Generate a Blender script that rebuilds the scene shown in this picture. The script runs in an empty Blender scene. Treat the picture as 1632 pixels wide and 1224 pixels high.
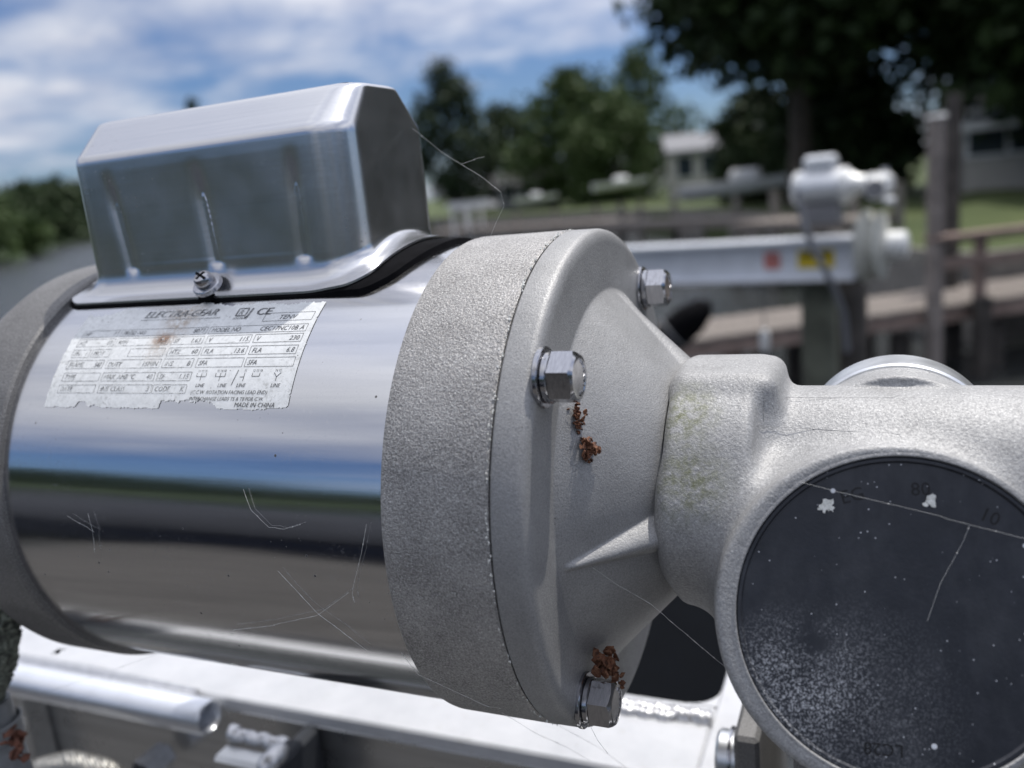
import bpy, math, random
import numpy as np
from mathutils import Vector, Matrix

# ------------------------------------------------------------------ camera, world, sun, exposure
SC = bpy.context.scene
COL = SC.collection
W, H, FPX = 1632.0, 1224.0, 1360.0
CAM = np.array([92.454, -267.095, 96.383])            # millimetres; the motor's axis is the x axis, its flange seam x = 0
YAW, PITCH, ROLL = 1.98744, 0.21991, 0.09776


def cam_axes():
    f = np.array([math.cos(YAW) * math.cos(PITCH), math.sin(YAW) * math.cos(PITCH), -math.sin(PITCH)])
    r = np.array([math.sin(YAW), -math.cos(YAW), 0.0])
    u = np.cross(r, f)
    c, s = math.cos(ROLL), math.sin(ROLL)
    return c * r - s * u, s * r + c * u, f


CR, CU, CF = cam_axes()
camd = bpy.data.cameras.new('camera')
camd.sensor_width = 36.0
camd.lens = FPX / W * 36.0
camd.clip_start = 0.01
camd.clip_end = 6000
camd.dof.use_dof = True
camd.dof.focus_distance = 0.252
camd.dof.aperture_fstop = 7.8
cam = bpy.data.objects.new('camera', camd)
COL.objects.link(cam)
cam.matrix_world = Matrix(((CR[0], CU[0], -CF[0], CAM[0] * .001), (CR[1], CU[1], -CF[1], CAM[1] * .001),
                           (CR[2], CU[2], -CF[2], CAM[2] * .001), (0, 0, 0, 1)))
SC.camera = cam

SUN = np.array([0.20, 0.30, 0.93])
SUN = SUN / np.linalg.norm(SUN)
SUN_EL = math.asin(SUN[2])
SUN_ROT = math.atan2(SUN[0], SUN[1])
world = bpy.data.worlds.new('World')
SC.world = world
world.use_nodes = True
SKY_STRENGTH = 0.075
SEED = 5.9
CLOUD = (10.9, 11.1, 11.9, 1)
sl = bpy.data.lights.new('sun', 'SUN')
sl.energy = 3.6
sl.angle = math.radians(0.55)
sl.color = (1.0, 0.96, 0.90)
so = bpy.data.objects.new('sun', sl)
COL.objects.link(so)
so.rotation_euler = Vector(SUN).to_track_quat('Z', 'Y').to_euler()
so.location = (2, 3, 9)
SC.view_settings.view_transform = 'Standard'
SC.view_settings.look = 'None'
SC.view_settings.exposure = 0.0
SC.view_settings.gamma = 1.0
SC.view_settings.use_curve_mapping = False
SC.cycles.use_denoising = True
SC.cycles.max_bounces = 8
SC.cycles.sample_clamp_indirect = 6.0


def build_world():
    nt = world.node_tree
    nt.nodes.clear()
    N = lambda t: nt.nodes.new(t)
    L = nt.links.new
    out, bg, sky = N('ShaderNodeOutputWorld'), N('ShaderNodeBackground'), N('ShaderNodeTexSky')
    sky.sky_type = 'NISHITA'
    sky.sun_disc = False
    sky.sun_elevation = SUN_EL
    sky.sun_rotation = SUN_ROT
    sky.air_density = 1.0
    sky.dust_density = 0.6
    sky.ozone_density = 2.0
    bg.inputs['Strength'].default_value = SKY_STRENGTH
    tc, sep = N('ShaderNodeTexCoord'), N('ShaderNodeSeparateXYZ')
    L(tc.outputs['Generated'], sep.inputs[0])
    def mth(op, a, b=None):
        m = N('ShaderNodeMath')
        m.operation = op
        for i, v in enumerate((a, b)):
            if v is None:
                continue
            if isinstance(v, (int, float)):
                m.inputs[i].default_value = v
            else:
                L(v, m.inputs[i])
        return m.outputs[0]
    den = mth('ADD', mth('MAXIMUM', sep.outputs[2], 0.0), 0.16)
    cmb = N('ShaderNodeCombineXYZ')
    L(mth('DIVIDE', sep.outputs[0], den), cmb.inputs[0])
    L(mth('DIVIDE', sep.outputs[1], den), cmb.inputs[1])
    cmb.inputs[2].default_value = SEED
    def noise(scale, detail, rough, dist=0.0):
        n = N('ShaderNodeTexNoise')
        L(cmb.outputs[0], n.inputs['Vector'])
        n.inputs['Scale'].default_value = scale
        n.inputs['Detail'].default_value = detail
        n.inputs['Roughness'].default_value = rough
        n.inputs['Distortion'].default_value = dist
        return n.outputs['Fac']
    big, fine, shade = noise(0.75, 3, 0.5, 0.3), noise(3.2, 9, 0.62, 0.25), noise(2.3, 6, 0.6)
    lift = N('ShaderNodeMapRange')           # thin high cloud closes over away from the horizon
    L(sep.outputs[2], lift.inputs[0])
    lift.inputs[1].default_value = 0.13
    lift.inputs[2].default_value = 0.40
    lift.inputs[3].default_value = -0.075
    lift.inputs[4].default_value = 0.105
    tot = mth('ADD', mth('ADD', mth('MULTIPLY', big, 0.62), mth('MULTIPLY', fine, 0.38)), lift.outputs[0])
    rp = N('ShaderNodeValToRGB')
    rp.color_ramp.elements[0].position = 0.41
    rp.color_ramp.elements[1].position = 0.59
    L(tot, rp.inputs[0])
    cl = N('ShaderNodeMix')
    cl.data_type = 'RGBA'
    cl.inputs[6].default_value = (CLOUD[0] * .66, CLOUD[1] * .69, CLOUD[2] * .78, 1)
    cl.inputs[7].default_value = CLOUD
    rp2 = N('ShaderNodeValToRGB')
    rp2.color_ramp.elements[0].position = 0.38
    rp2.color_ramp.elements[1].position = 0.60
    L(shade, rp2.inputs[0])
    L(rp2.outputs[0], cl.inputs[0])
    dot = N('ShaderNodeVectorMath')
    dot.operation = 'DOT_PRODUCT'
    L(tc.outputs['Generated'], dot.inputs[0])
    dot.inputs[1].default_value = tuple(SUN)
    glow = N('ShaderNodeMapRange')          # thin cloud scatters forward: brighter the nearer it lies to the sun
    L(dot.outputs['Value'], glow.inputs[0])
    glow.inputs[1].default_value = 0.25
    glow.inputs[2].default_value = 1.0
    glow.inputs[3].default_value = 1.0
    glow.inputs[4].default_value = 2.0
    gm = N('ShaderNodeVectorMath')
    gm.operation = 'SCALE'
    L(cl.outputs[2], gm.inputs[0])
    L(glow.outputs[0], gm.inputs['Scale'])
    mx = N('ShaderNodeMix')
    mx.data_type = 'RGBA'
    L(mth('MULTIPLY', rp.outputs[0], 0.93), mx.inputs[0])
    tint = N('ShaderNodeMix')
    tint.data_type = 'RGBA'
    tint.blend_type = 'MULTIPLY'
    tint.inputs[0].default_value = 1.0
    tint.inputs[7].default_value = (0.72, 0.88, 1.20, 1)
    L(sky.outputs[0], tint.inputs[6])
    L(tint.outputs[2], mx.inputs[6])
    L(gm.outputs[0], mx.inputs[7])
    L(mx.outputs[2], bg.inputs['Color'])
    L(bg.outputs[0], out.inputs[0])


build_world()

# ------------------------------------------------------------------ helpers
rng = np.random.default_rng(7)
random.seed(7)


def ray(px, py):
    d = CR * ((px - W / 2) / FPX) - CU * ((py - H / 2) / FPX) + CF
    return d


def on_plane(px, py, ax, val):          # point (mm) where the line of sight meets a plane
    d = ray(px, py)
    return CAM + d * ((val - CAM[ax]) / d[ax])


def on_cyl(px, py, R):
    d = ray(px, py)
    a = d[1] ** 2 + d[2] ** 2
    b = CAM[1] * d[1] + CAM[2] * d[2]
    c = CAM[1] ** 2 + CAM[2] ** 2 - R * R
    D = max(b * b - a * c, 0)
    return CAM + d * ((-b - math.sqrt(D)) / a)


EYE = CAM * .001


def bearing(px):                        # horizontal unit direction of a column of the photo at the horizon
    d = ray(px, 612)
    for _ in range(30):
        pass
    py = 612.0
    for _ in range(40):
        d = ray(px, py)
        py -= -d[2] * FPX / max(np.hypot(d[0], d[1]), 1e-6) * 0.9
    n = np.hypot(d[0], d[1])
    return np.array([d[0] / n, d[1] / n])


def place(px, dist, z=0.0):             # ground point (m) at a distance along a bearing
    b = bearing(px)
    return np.array([EYE[0] + b[0] * dist, EYE[1] + b[1] * dist, z])


def zat(px, py, dist):                  # height (m) seen at pixel when standing dist away
    d = ray(px, py)
    return EYE[2] + d[2] / np.hypot(d[0], d[1]) * dist


def at(px, py, dist):                   # world point (m)
    d = ray(px, py)
    return EYE + d / np.hypot(d[0], d[1]) * dist


def mesh_obj(name, verts, faces, mat, parent=None, smooth=None, mm=True):
    me = bpy.data.meshes.new(name)
    v = np.asarray(verts, float)
    if mm:
        v = v * .001
    me.from_pydata(v.tolist(), [], [tuple(int(i) for i in f) for f in faces])
    me.update()
    if smooth is not None:
        me.polygons.foreach_set('use_smooth', [True] * len(me.polygons))
        if smooth < 179:
            me.set_sharp_from_angle(angle=math.radians(smooth))
    if mat is not None:
        me.materials.append(mat)
    o = bpy.data.objects.new(name, me)
    COL.objects.link(o)
    if parent is not None:
        o.parent = parent
    return o


def empty(name, parent=None, loc=(0, 0, 0)):
    o = bpy.data.objects.new(name, None)
    o.empty_display_size = 0.02
    COL.objects.link(o)
    o.location = loc
    if parent is not None:
        o.parent = parent
    return o


def tag(o, label=None, cat=None, group=None, kind=None):
    if label:
        o['label'] = label
    if cat:
        o['category'] = cat
    if group:
        o['group'] = group
    if kind:
        o['kind'] = kind
    return o


class MB:
    def __init__(self):
        self.v, self.f, self.n = [], [], 0

    def add(self, v, f):
        v = np.asarray(v, float)
        self.v.append(v)
        self.f.extend([tuple(int(i) + self.n for i in q) for q in f])
        self.n += len(v)
        return self

    def box(self, lo, hi, bev=0.0, M=None):
        x0, y0, z0 = lo
        x1, y1, z1 = hi
        b = min(bev, .49 * min(abs(x1 - x0), abs(y1 - y0), abs(z1 - z0)))
        if b <= 0:
            v = [(x, y, z) for z in (z0, z1) for y in (y0, y1) for x in (x0, x1)]
            f = [(0, 2, 3, 1), (4, 5, 7, 6), (0, 1, 5, 4), (2, 6, 7, 3), (0, 4, 6, 2), (1, 3, 7, 5)]
        else:
            v, f, idx = [], [], {}
            for i, (sx, cx) in enumerate(((1, x0), (-1, x1))):
                for j, (sy, cy) in enumerate(((1, y0), (-1, y1))):
                    for k, (sz, cz) in enumerate(((1, z0), (-1, z1))):
                        idx[i, j, k] = len(v)
                        v += [(cx, cy + sy * b, cz + sz * b), (cx + sx * b, cy, cz + sz * b), (cx + sx * b, cy + sy * b, cz)]
            I = lambda i, j, k, a: idx[i, j, k] + a
            for i in (0, 1):
                f.append((I(i, 0, 0, 0), I(i, 1, 0, 0), I(i, 1, 1, 0), I(i, 0, 1, 0)))
                f.append((I(0, i, 0, 1), I(1, i, 0, 1), I(1, i, 1, 1), I(0, i, 1, 1)))
                f.append((I(0, 0, i, 2), I(1, 0, i, 2), I(1, 1, i, 2), I(0, 1, i, 2)))
                for j in (0, 1):
                    f.append((I(0, i, j, 1), I(1, i, j, 1), I(1, i, j, 2), I(0, i, j, 2)))
                    f.append((I(i, 0, j, 0), I(i, 1, j, 0), I(i, 1, j, 2), I(i, 0, j, 2)))
                    f.append((I(i, j, 0, 0), I(i, j, 1, 0), I(i, j, 1, 1), I(i, j, 0, 1)))
                    for k in (0, 1):
                        f.append((I(i, j, k, 0), I(i, j, k, 1), I(i, j, k, 2)))
        v = np.array(v, float)
        if M is not None:
            v = v @ np.array(M)[:3, :3].T + np.array(M)[:3, 3]
        return self.add(v, f)

    def tube(self, pts, rad, n=10, cap=True):
        pts = np.asarray(pts, float)
        rad = np.broadcast_to(np.asarray(rad, float), (len(pts),))
        T = np.gradient(pts, axis=0)
        T /= np.linalg.norm(T, axis=1)[:, None] + 1e-12
        up = np.array([0, 0, 1.0]) if abs(T[0][2]) < .9 else np.array([1.0, 0, 0])
        a = np.cross(T[0], up)
        a /= np.linalg.norm(a)
        vs = []
        for i in range(len(pts)):
            a = a - T[i] * (a @ T[i])
            a /= np.linalg.norm(a)
            b = np.cross(T[i], a)
            t = np.arange(n) * 2 * math.pi / n
            vs.append(pts[i] + rad[i] * (np.cos(t)[:, None] * a + np.sin(t)[:, None] * b))
        f = []
        for i in range(len(pts) - 1):
            for j in range(n):
                k = (j + 1) % n
                f.append((i * n + j, i * n + k, (i + 1) * n + k, (i + 1) * n + j))
        if cap:
            f.append(tuple(range(n))[::-1])
            f.append(tuple((len(pts) - 1) * n + j for j in range(n)))
        return self.add(np.concatenate(vs), f)

    def lathe(self, prof, n=64, axis=0, org=(0, 0, 0), cap0=False, cap1=False, M=None):
        # prof: (along, radius) pairs
        t = np.arange(n) * 2 * math.pi / n
        vs = []
        for a, r in prof:
            A = np.full(n, a)
            B, Cc = r * np.cos(t), r * np.sin(t)
            vs.append(np.stack({0: (A, B, Cc), 1: (B, A, Cc), 2: (B, Cc, A)}[axis], 1))
        v = np.concatenate(vs) + np.array(org)
        f = []
        for i in range(len(prof) - 1):
            for j in range(n):
                k = (j + 1) % n
                f.append((i * n + j, i * n + k, (i + 1) * n + k, (i + 1) * n + j))
        if cap0:
            f.append(tuple(range(n))[::-1])
        if cap1:
            f.append(tuple((len(prof) - 1) * n + j for j in range(n)))
        if M is not None:
            M = np.array(M)
            v = v @ M[:3, :3].T + M[:3, 3]
        return self.add(v, f)

    def build(self, name, mat, parent=None, smooth=35, mm=True):
        return mesh_obj(name, np.concatenate(self.v), self.f, mat, parent, smooth, mm)


def frame(org, z, x=None):              # 4x4 with local z along z
    z = np.asarray(z, float)
    z = z / np.linalg.norm(z)
    x = np.array([1.0, 0, 0]) if x is None else np.asarray(x, float)
    x = x - z * (x @ z)
    x /= np.linalg.norm(x)
    y = np.cross(z, x)
    M = np.eye(4)
    M[:3, 0], M[:3, 1], M[:3, 2], M[:3, 3] = x, y, z, org
    return M


def copy_tree(o, parent=None):
    c = o.copy()
    COL.objects.link(c)
    if parent is not None:
        c.parent = parent
    for ch in o.children:
        copy_tree(ch, c)
    return c


# ------------------------------------------------------------------ materials
class Mat:
    def __init__(self, name):
        self.m = bpy.data.materials.new(name)
        self.m.use_nodes = True
        self.nt = self.m.node_tree
        self.nt.nodes.clear()
        self.out = self.N('ShaderNodeOutputMaterial')
        self.p = self.N('ShaderNodeBsdfPrincipled')
        self.L(self.p.outputs[0], self.out.inputs[0])
        self.tc = self.N('ShaderNodeTexCoord')

    def N(self, t):
        return self.nt.nodes.new(t)

    def L(self, a, b):
        self.nt.links.new(a, b)

    def set(self, **k):
        names = dict(color='Base Color', metal='Metallic', rough='Roughness', ior='IOR', spec='Specular IOR Level', coat='Coat Weight', aniso='Anisotropic')
        for a, v in k.items():
            s = self.p.inputs[names[a]]
            if hasattr(v, 'is_linked') or isinstance(v, bpy.types.NodeSocket):
                self.L(v, s)
            else:
                s.default_value = (tuple(v) + (1,))[:4] if isinstance(v, (tuple, list)) else v
        return self

    def coord(self, scale=(1, 1, 1), rot=(0, 0, 0), src='Object'):
        mp = self.N('ShaderNodeMapping')
        mp.inputs['Scale'].default_value = scale
        mp.inputs['Rotation'].default_value = rot
        self.L(self.tc.outputs[src], mp.inputs[0])
        return mp.outputs[0]

    def noise(self, scale, detail=3, rough=.5, co=None, dist=0):
        n = self.N('ShaderNodeTexNoise')
        self.L(co or self.tc.outputs['Object'], n.inputs['Vector'])
        n.inputs['Scale'].default_value = scale
        n.inputs['Detail'].default_value = detail
        n.inputs['Roughness'].default_value = rough
        n.inputs['Distortion'].default_value = dist
        return n.outputs['Fac']

    def voro(self, scale, co=None, out='Distance', feat='F1'):
        n = self.N('ShaderNodeTexVoronoi')
        n.feature = feat
        self.L(co or self.tc.outputs['Object'], n.inputs['Vector'])
        n.inputs['Scale'].default_value = scale
        return n.outputs[out]

    def ramp(self, fac, *stops):
        r = self.N('ShaderNodeValToRGB')
        e = r.color_ramp.elements
        while len(e) < len(stops):
            e.new(.5)
        for k, (p, c) in enumerate(stops):
            e[k].position = p
            e[k].color = (tuple(c) + (1,))[:4] if isinstance(c, (tuple, list)) else (c, c, c, 1)
        self.L(fac, r.inputs[0])
        return r.outputs[0]

    def math(self, op, a, b=None, c=None, clamp=False):
        m = self.N('ShaderNodeMath')
        m.operation = op
        m.use_clamp = clamp
        for i, v in enumerate((a, b, c)):
            if v is None:
                continue
            if isinstance(v, (int, float)):
                m.inputs[i].default_value = v
            else:
                self.L(v, m.inputs[i])
        return m.outputs[0]

    def mix(self, fac, a, b, blend='MIX'):
        m = self.N('ShaderNodeMix')
        m.data_type = 'RGBA'
        m.blend_type = blend
        for i, v in ((0, fac), (6, a), (7, b)):
            if isinstance(v, (int, float)):
                m.inputs[i].default_value = v
            elif isinstance(v, (tuple, list)):
                m.inputs[i].default_value = (tuple(v) + (1,))[:4]
            else:
                self.L(v, m.inputs[i])
        return m.outputs[2]

    def spot(self, p, r0, r1, squash=(1, 1, 1)):      # soft blob mask round a point (m)
        s = self.N('ShaderNodeVectorMath')
        s.operation = 'SUBTRACT'
        self.L(self.tc.outputs['Object'], s.inputs[0])
        s.inputs[1].default_value = p
        q = self.N('ShaderNodeVectorMath')
        q.operation = 'MULTIPLY'
        self.L(s.outputs[0], q.inputs[0])
        q.inputs[1].default_value = squash
        l = self.N('ShaderNodeVectorMath')
        l.operation = 'LENGTH'
        self.L(q.outputs[0], l.inputs[0])
        mr = self.N('ShaderNodeMapRange')
        self.L(l.outputs['Value'], mr.inputs[0])
        mr.inputs[1].default_value = r0
        mr.inputs[2].default_value = r1
        mr.inputs[3].default_value = 1
        mr.inputs[4].default_value = 0
        return mr.outputs[0]

    def bump(self, h, strength=.3, dist=.001, prev=None):
        b = self.N('ShaderNodeBump')
        b.inputs['Strength'].default_value = strength
        b.inputs['Distance'].default_value = dist
        self.L(h, b.inputs['Height'])
        if prev is not None:
            self.L(prev, b.inputs['Normal'])
        self.L(b.outputs[0], self.p.inputs['Normal'])
        return b.outputs[0]


def plain(name, c, rough=.6, metal=0, var=.25, scale=8.0, bump=0.0, bscale=40.0):
    m = Mat(name)
    n = m.noise(scale, 4, .6)
    lo = tuple(x * (1 - var) for x in c)
    hi = tuple(min(x * (1 + var), 1) for x in c)
    m.set(color=m.ramp(n, (.3, lo), (.7, hi)), rough=rough, metal=metal)
    if bump:
        m.bump(m.noise(bscale, 4, .6), .6, bump)
    return m.m


def cast_alu(name, lo, hi, scale, rough, metal, bump, glit, spots=()):
    m = Mat(name)
    n1 = m.noise(scale, 3, .65)
    n2 = m.noise(70, 4, .6)
    base = m.ramp(n1, (.34, lo), (.66, hi))
    base = m.mix(.32, base, m.ramp(n2, (.25, tuple(x * .72 for x in lo)), (.75, tuple(min(1, x * 1.18) for x in hi))))
    g = m.ramp(m.noise(scale * 1.15, 2, .75), (.58, 0.0), (.70, 1.0))
    base = m.mix(m.math('MULTIPLY', g, glit), base, (.86, .86, .84))
    d = m.ramp(m.noise(scale * 1.4, 2, .5), (.62, 0.0), (.70, 1.0))
    base = m.mix(m.math('MULTIPLY', d, .45), base, tuple(x * .45 for x in lo))
    sp = m.ramp(m.voro(260), (.035, 1.0), (.06, 0.0))
    msk = m.ramp(m.noise(45, 2, .5), (.56, 0.0), (.62, 1.0))
    base = m.mix(m.math('MULTIPLY', m.math('MULTIPLY', sp, msk), .85), base, (.03, .028, .025))
    for (p, r, c, k) in spots:
        f = m.math('MULTIPLY', m.spot(p, r * .1, r, (1, 1, 1)), m.ramp(m.noise(330, 4, .7), (.36, 0.0), (.62, 1.0)))
        base = m.mix(m.math('MULTIPLY', f, k), base, c)
    m.set(color=base, metal=metal, rough=m.ramp(n1, (.3, rough + .1), (.7, rough - .06)))
    m.bump(m.math('ADD', m.math('MULTIPLY', n1, .7), m.math('MULTIPLY', m.noise(scale * .35, 3, .6), .5)), bump, .0006)
    return m.m


A3 = lambda v, w=0.0: (v, v * (1 + w * .5), v * (1 + w))
ANISO = 0.25
M_RING = cast_alu('sandy_cast_aluminium', A3(.17, -.06), A3(.50, -.06), 1550, .50, .50, .90, .62)
M_FLANGE = cast_alu('fine_cast_aluminium', A3(.25, -.01), A3(.37, -.01), 1900, .52, .42, .36, .14)
M_GEAR = cast_alu('bright_cast_aluminium', A3(.25, -.01), A3(.41, -.01), 1300, .56, .26, .55, .34,
                  [((.040, -.028, .030), .013, (.12, .13, .04), .9), ((.043, -.040, .012), .015, (.13, .14, .05), .85), ((.060, -.044, .020), .008, (.25, .24, .14), .5)])
M_CAP = cast_alu('dull_cast_aluminium', A3(.13, -.04), A3(.25, -.04), 1500, .55, .5, .45, .2)


def steel_shell():
    m = Mat('polished_stainless_shell')
    co = m.coord((9, 160, 160))
    streak = m.noise(1.0, 4, .6, co)
    fine = m.noise(1.0, 3, .6, m.coord((60, 2600, 2600)))
    base = m.ramp(streak, (.3, (.60, .605, .62)), (.7, (.70, .70, .71)))
    sp = m.ramp(m.voro(150), (.05, 1.0), (.075, 0.0))
    sp2 = m.math('MULTIPLY', m.ramp(m.voro(420), (.06, 1.0), (.09, 0.0)), m.ramp(m.noise(38, 3, .6), (.55, 0.0), (.66, 1.0)))
    dirt = m.math('ADD', m.math('MULTIPLY', sp, m.ramp(m.noise(24, 2, .5), (.46, 0.0), (.54, 1.0))), sp2, clamp=True)
    dust = m.math('MULTIPLY', m.ramp(m.noise(900, 3, .7), (.56, 0.0), (.75, 1.0)), m.ramp(m.noise(26, 4, .6), (.45, 0.0), (.7, .30)))
    base = m.mix(m.math('MULTIPLY', dirt, .9), base, (.05, .045, .04))
    # grime belt where spray dries along the underside
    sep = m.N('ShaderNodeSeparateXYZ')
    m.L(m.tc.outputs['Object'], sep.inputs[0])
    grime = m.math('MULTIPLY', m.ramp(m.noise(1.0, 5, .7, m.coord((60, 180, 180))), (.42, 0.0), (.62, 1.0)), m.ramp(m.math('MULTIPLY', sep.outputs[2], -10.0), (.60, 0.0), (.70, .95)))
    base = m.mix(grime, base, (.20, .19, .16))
    m.set(color=base, metal=m.math('SUBTRACT', 1.0, m.math('ADD', m.math('MULTIPLY', dirt, .9), m.math('ADD', grime, dust), clamp=True), clamp=True),
          rough=m.math('ADD', m.math('ADD', m.ramp(streak, (.3, .12), (.7, .17)), m.math('MULTIPLY', dust, .5)), m.math('MULTIPLY', grime, .4)))
    tg = m.N('ShaderNodeTangent')
    tg.direction_type = 'RADIAL'
    tg.axis = 'X'
    m.L(tg.outputs[0], m.p.inputs['Tangent'])
    m.p.inputs['Anisotropic'].default_value = .86
    m.p.inputs['Anisotropic Rotation'].default_value = ANISO
    b = m.bump(m.noise(1.0, 2, .5, m.coord((5, 62, 62))), .16, .0010)
    m.bump(fine, .03, .0001, b)
    return m.m


def steel_cover():
    m = Mat('brushed_stainless_cover')
    n = m.noise(1.0, 4, .6, m.coord((14, 900, 900)))
    base = m.ramp(n, (.3, (.60, .605, .62)), (.7, (.65, .65, .66)))
    sp = m.math('MULTIPLY', m.ramp(m.voro(330), (.07, 1.0), (.11, 0.0)),
                m.math('ADD', m.spot((-.172, -.025, .122), .004, .020), m.ramp(m.noise(30, 2, .5), (.60, 0.0), (.68, .8)), clamp=True))
    dust = m.math('MULTIPLY', m.ramp(m.voro(700), (.05, 1.0), (.09, 0.0)), m.ramp(m.noise(60, 3, .6), (.5, 0.0), (.62, .5)))
    base = m.mix(m.math('MULTIPLY', sp, .9), base, (.05, .045, .04))
    base = m.mix(dust, base, (.6, .6, .6))
    film = m.ramp(m.noise(40, 4, .65), (.3, .035), (.7, .10))        # thin dried film over the steel
    m.set(color=base, metal=m.math('SUBTRACT', 1.0, m.math('ADD', m.math('ADD', sp, dust), film, clamp=True)), rough=m.ramp(m.noise(60, 3, .5), (.3, .20), (.7, .26)))
    b = m.bump(m.noise(22, 2, .5), .09, .002)
    m.bump(n, .05, .0002, b)
    return m.m


def disc_mat():
    m = Mat('dusty_black_plastic')
    base = m.ramp(m.noise(180, 4, .6), (.3, (.022, .024, .030)), (.7, (.030, .032, .040)))
    patch = m.math('ADD', m.spot(DUST_A, .001, .021, (1.0, .8, 1.0)), m.math('MULTIPLY', m.spot(DUST_B, .004, .030), .38), clamp=True)
    clean = m.math('MULTIPLY', m.spot(DUST_C, .0030, .0095, (1.2, .7, .7)), m.ramp(m.noise(210, 4, .7), (.34, .25), (.52, 1.0)))
    nz = m.noise(120, 5, .7)
    patch = m.math('MULTIPLY', m.math('MULTIPLY', patch, m.math('SUBTRACT', 1.0, clean)), m.ramp(nz, (.25, .25), (.7, 1.0)))
    grains = m.ramp(m.noise(1500, 3, .7), (.47, 0.0), (.68, 1.0))
    few = m.math('MULTIPLY', m.ramp(m.voro(430), (.055, 1.0), (.10, 0.0)), m.ramp(m.voro(430, out='Color'), (.45, 0.0), (.55, 1.0)))
    rare = m.math('MULTIPLY', m.ramp(m.voro(110), (.065, 1.0), (.085, 0.0)), m.ramp(m.voro(110, out='Color'), (.42, 0.0), (.44, 1.0)))
    film = m.math('MULTIPLY', m.ramp(m.noise(1.0, 4, .7, m.coord((60, 60, 25))), (.45, 0.0), (.8, .04)), 1.0)
    fac = m.math('ADD', m.math('MULTIPLY', grains, m.math('MULTIPLY', patch, 1.0)), m.math('ADD', m.math('MULTIPLY', few, .85), m.math('ADD', rare, film)), clamp=True)
    m.set(color=m.mix(fac, base, (.72, .74, .78)), rough=m.math('ADD', .34, m.math('MULTIPLY', fac, .4)), spec=.4)
    m.bump(m.math('ADD', m.noise(900, 3, .6), m.math('MULTIPLY', fac, 1.5)), .15, .0003)
    return m.m


def label_mat():
    m = Mat('weathered_label_film')
    n = m.noise(300, 5, .7)
    base = m.ramp(n, (.3, (.70, .71, .70)), (.6, (.84, .85, .84)))
    wear = m.math('MULTIPLY', m.ramp(m.noise(900, 4, .7), (.50, 0.0), (.64, 1.0)), m.ramp(m.noise(55, 3, .6), (.40, 0.0), (.62, .55)))
    base = m.mix(wear, base, (.33, .33, .31))
    dk = m.ramp(m.voro(420), (.08, 1.0), (.12, 0.0))
    base = m.mix(m.math('MULTIPLY', dk, m.ramp(m.noise(70, 2, .5), (.52, 0.0), (.6, .8))), base, (.08, .07, .06))
    rs = m.math('MULTIPLY', m.math('MAXIMUM', m.spot((-.1235, -.046, .066), .002, .010, (1, .7, .7)), m.spot((-.1270, -.055, .059), .0, .007, (1, .7, .7))), m.ramp(m.noise(420, 4, .75), (.36, 0.0), (.62, 1.0)))
    base = m.mix(m.math('MULTIPLY', rs, .8), base, (.30, .19, .09))
    streak = m.math('MULTIPLY', m.spot((-.1262, -.0545, .0600), .0006, .0030, (.5, 1, 1)), m.ramp(m.noise(500, 3, .6), (.35, 0.0), (.5, 1.0)))
    base = m.mix(m.math('MULTIPLY', streak, .9), base, (.24, .10, .03))
    m.set(color=base, rough=.42, metal=.15)
    m.bump(n, .3, .0003)
    return m.m


def print_mat():
    m = Mat('faded_black_print')
    wear = m.ramp(m.noise(420, 4, .75), (.44, 0.0), (.60, 1.0))
    left = m.N('ShaderNodeSeparateXYZ')
    m.L(m.tc.outputs['Object'], left.inputs[0])
    lf = m.ramp(m.math('MULTIPLY', left.outputs[0], -5.0), (.44, .22), (.58, .95))
    m.set(color=m.mix(m.math('MULTIPLY', wear, lf), (.045, .045, .05), (.60, .61, .60)), rough=.5)
    return m.m


def white_alu():
    m = Mat('weathered_bright_aluminium')
    n = m.noise(28, 5, .65)
    base = m.ramp(n, (.3, (.50, .51, .53)), (.7, (.62, .625, .64)))
    base = m.mix(m.math('MULTIPLY', m.ramp(m.noise(160, 3, .6), (.60, 0.0), (.72, 1.0)), .35), base, (.45, .44, .42))
    base = m.mix(m.ramp(m.voro(120), (.025, .8), (.05, 0.0)), base, (.12, .10, .08))
    m.set(color=base, metal=.25, rough=.45)
    m.bump(m.noise(300, 3, .6), .15, .0004)
    return m.m


def mill_alu(name='mill_aluminium', c=.55, rough=.3):
    m = Mat(name)
    n = m.noise(1.0, 4, .6, m.coord((10, 120, 300)))
    m.set(color=m.ramp(n, (.3, A3(c * .85, .04)), (.7, A3(c * 1.08, .04))), metal=.95, rough=m.ramp(m.noise(40, 3, .6), (.3, rough - .06), (.7, rough + .08)))
    m.bump(m.noise(60, 3, .5), .08, .001)
    return m.m


def bolt_steel():
    m = Mat('stainless_bolt_steel')
    n = m.noise(1.0, 3, .6, m.coord((2200, 300, 300)))
    d = m.ramp(m.noise(260, 4, .7), (.60, 0.0), (.72, .6))
    m.set(color=m.mix(d, m.ramp(n, (.3, (.38, .38, .40)), (.7, (.52, .52, .54))), (.08, .07, .06)), metal=.97, rough=.17)
    m.bump(n, .12, .0002)
    return m.m


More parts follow.
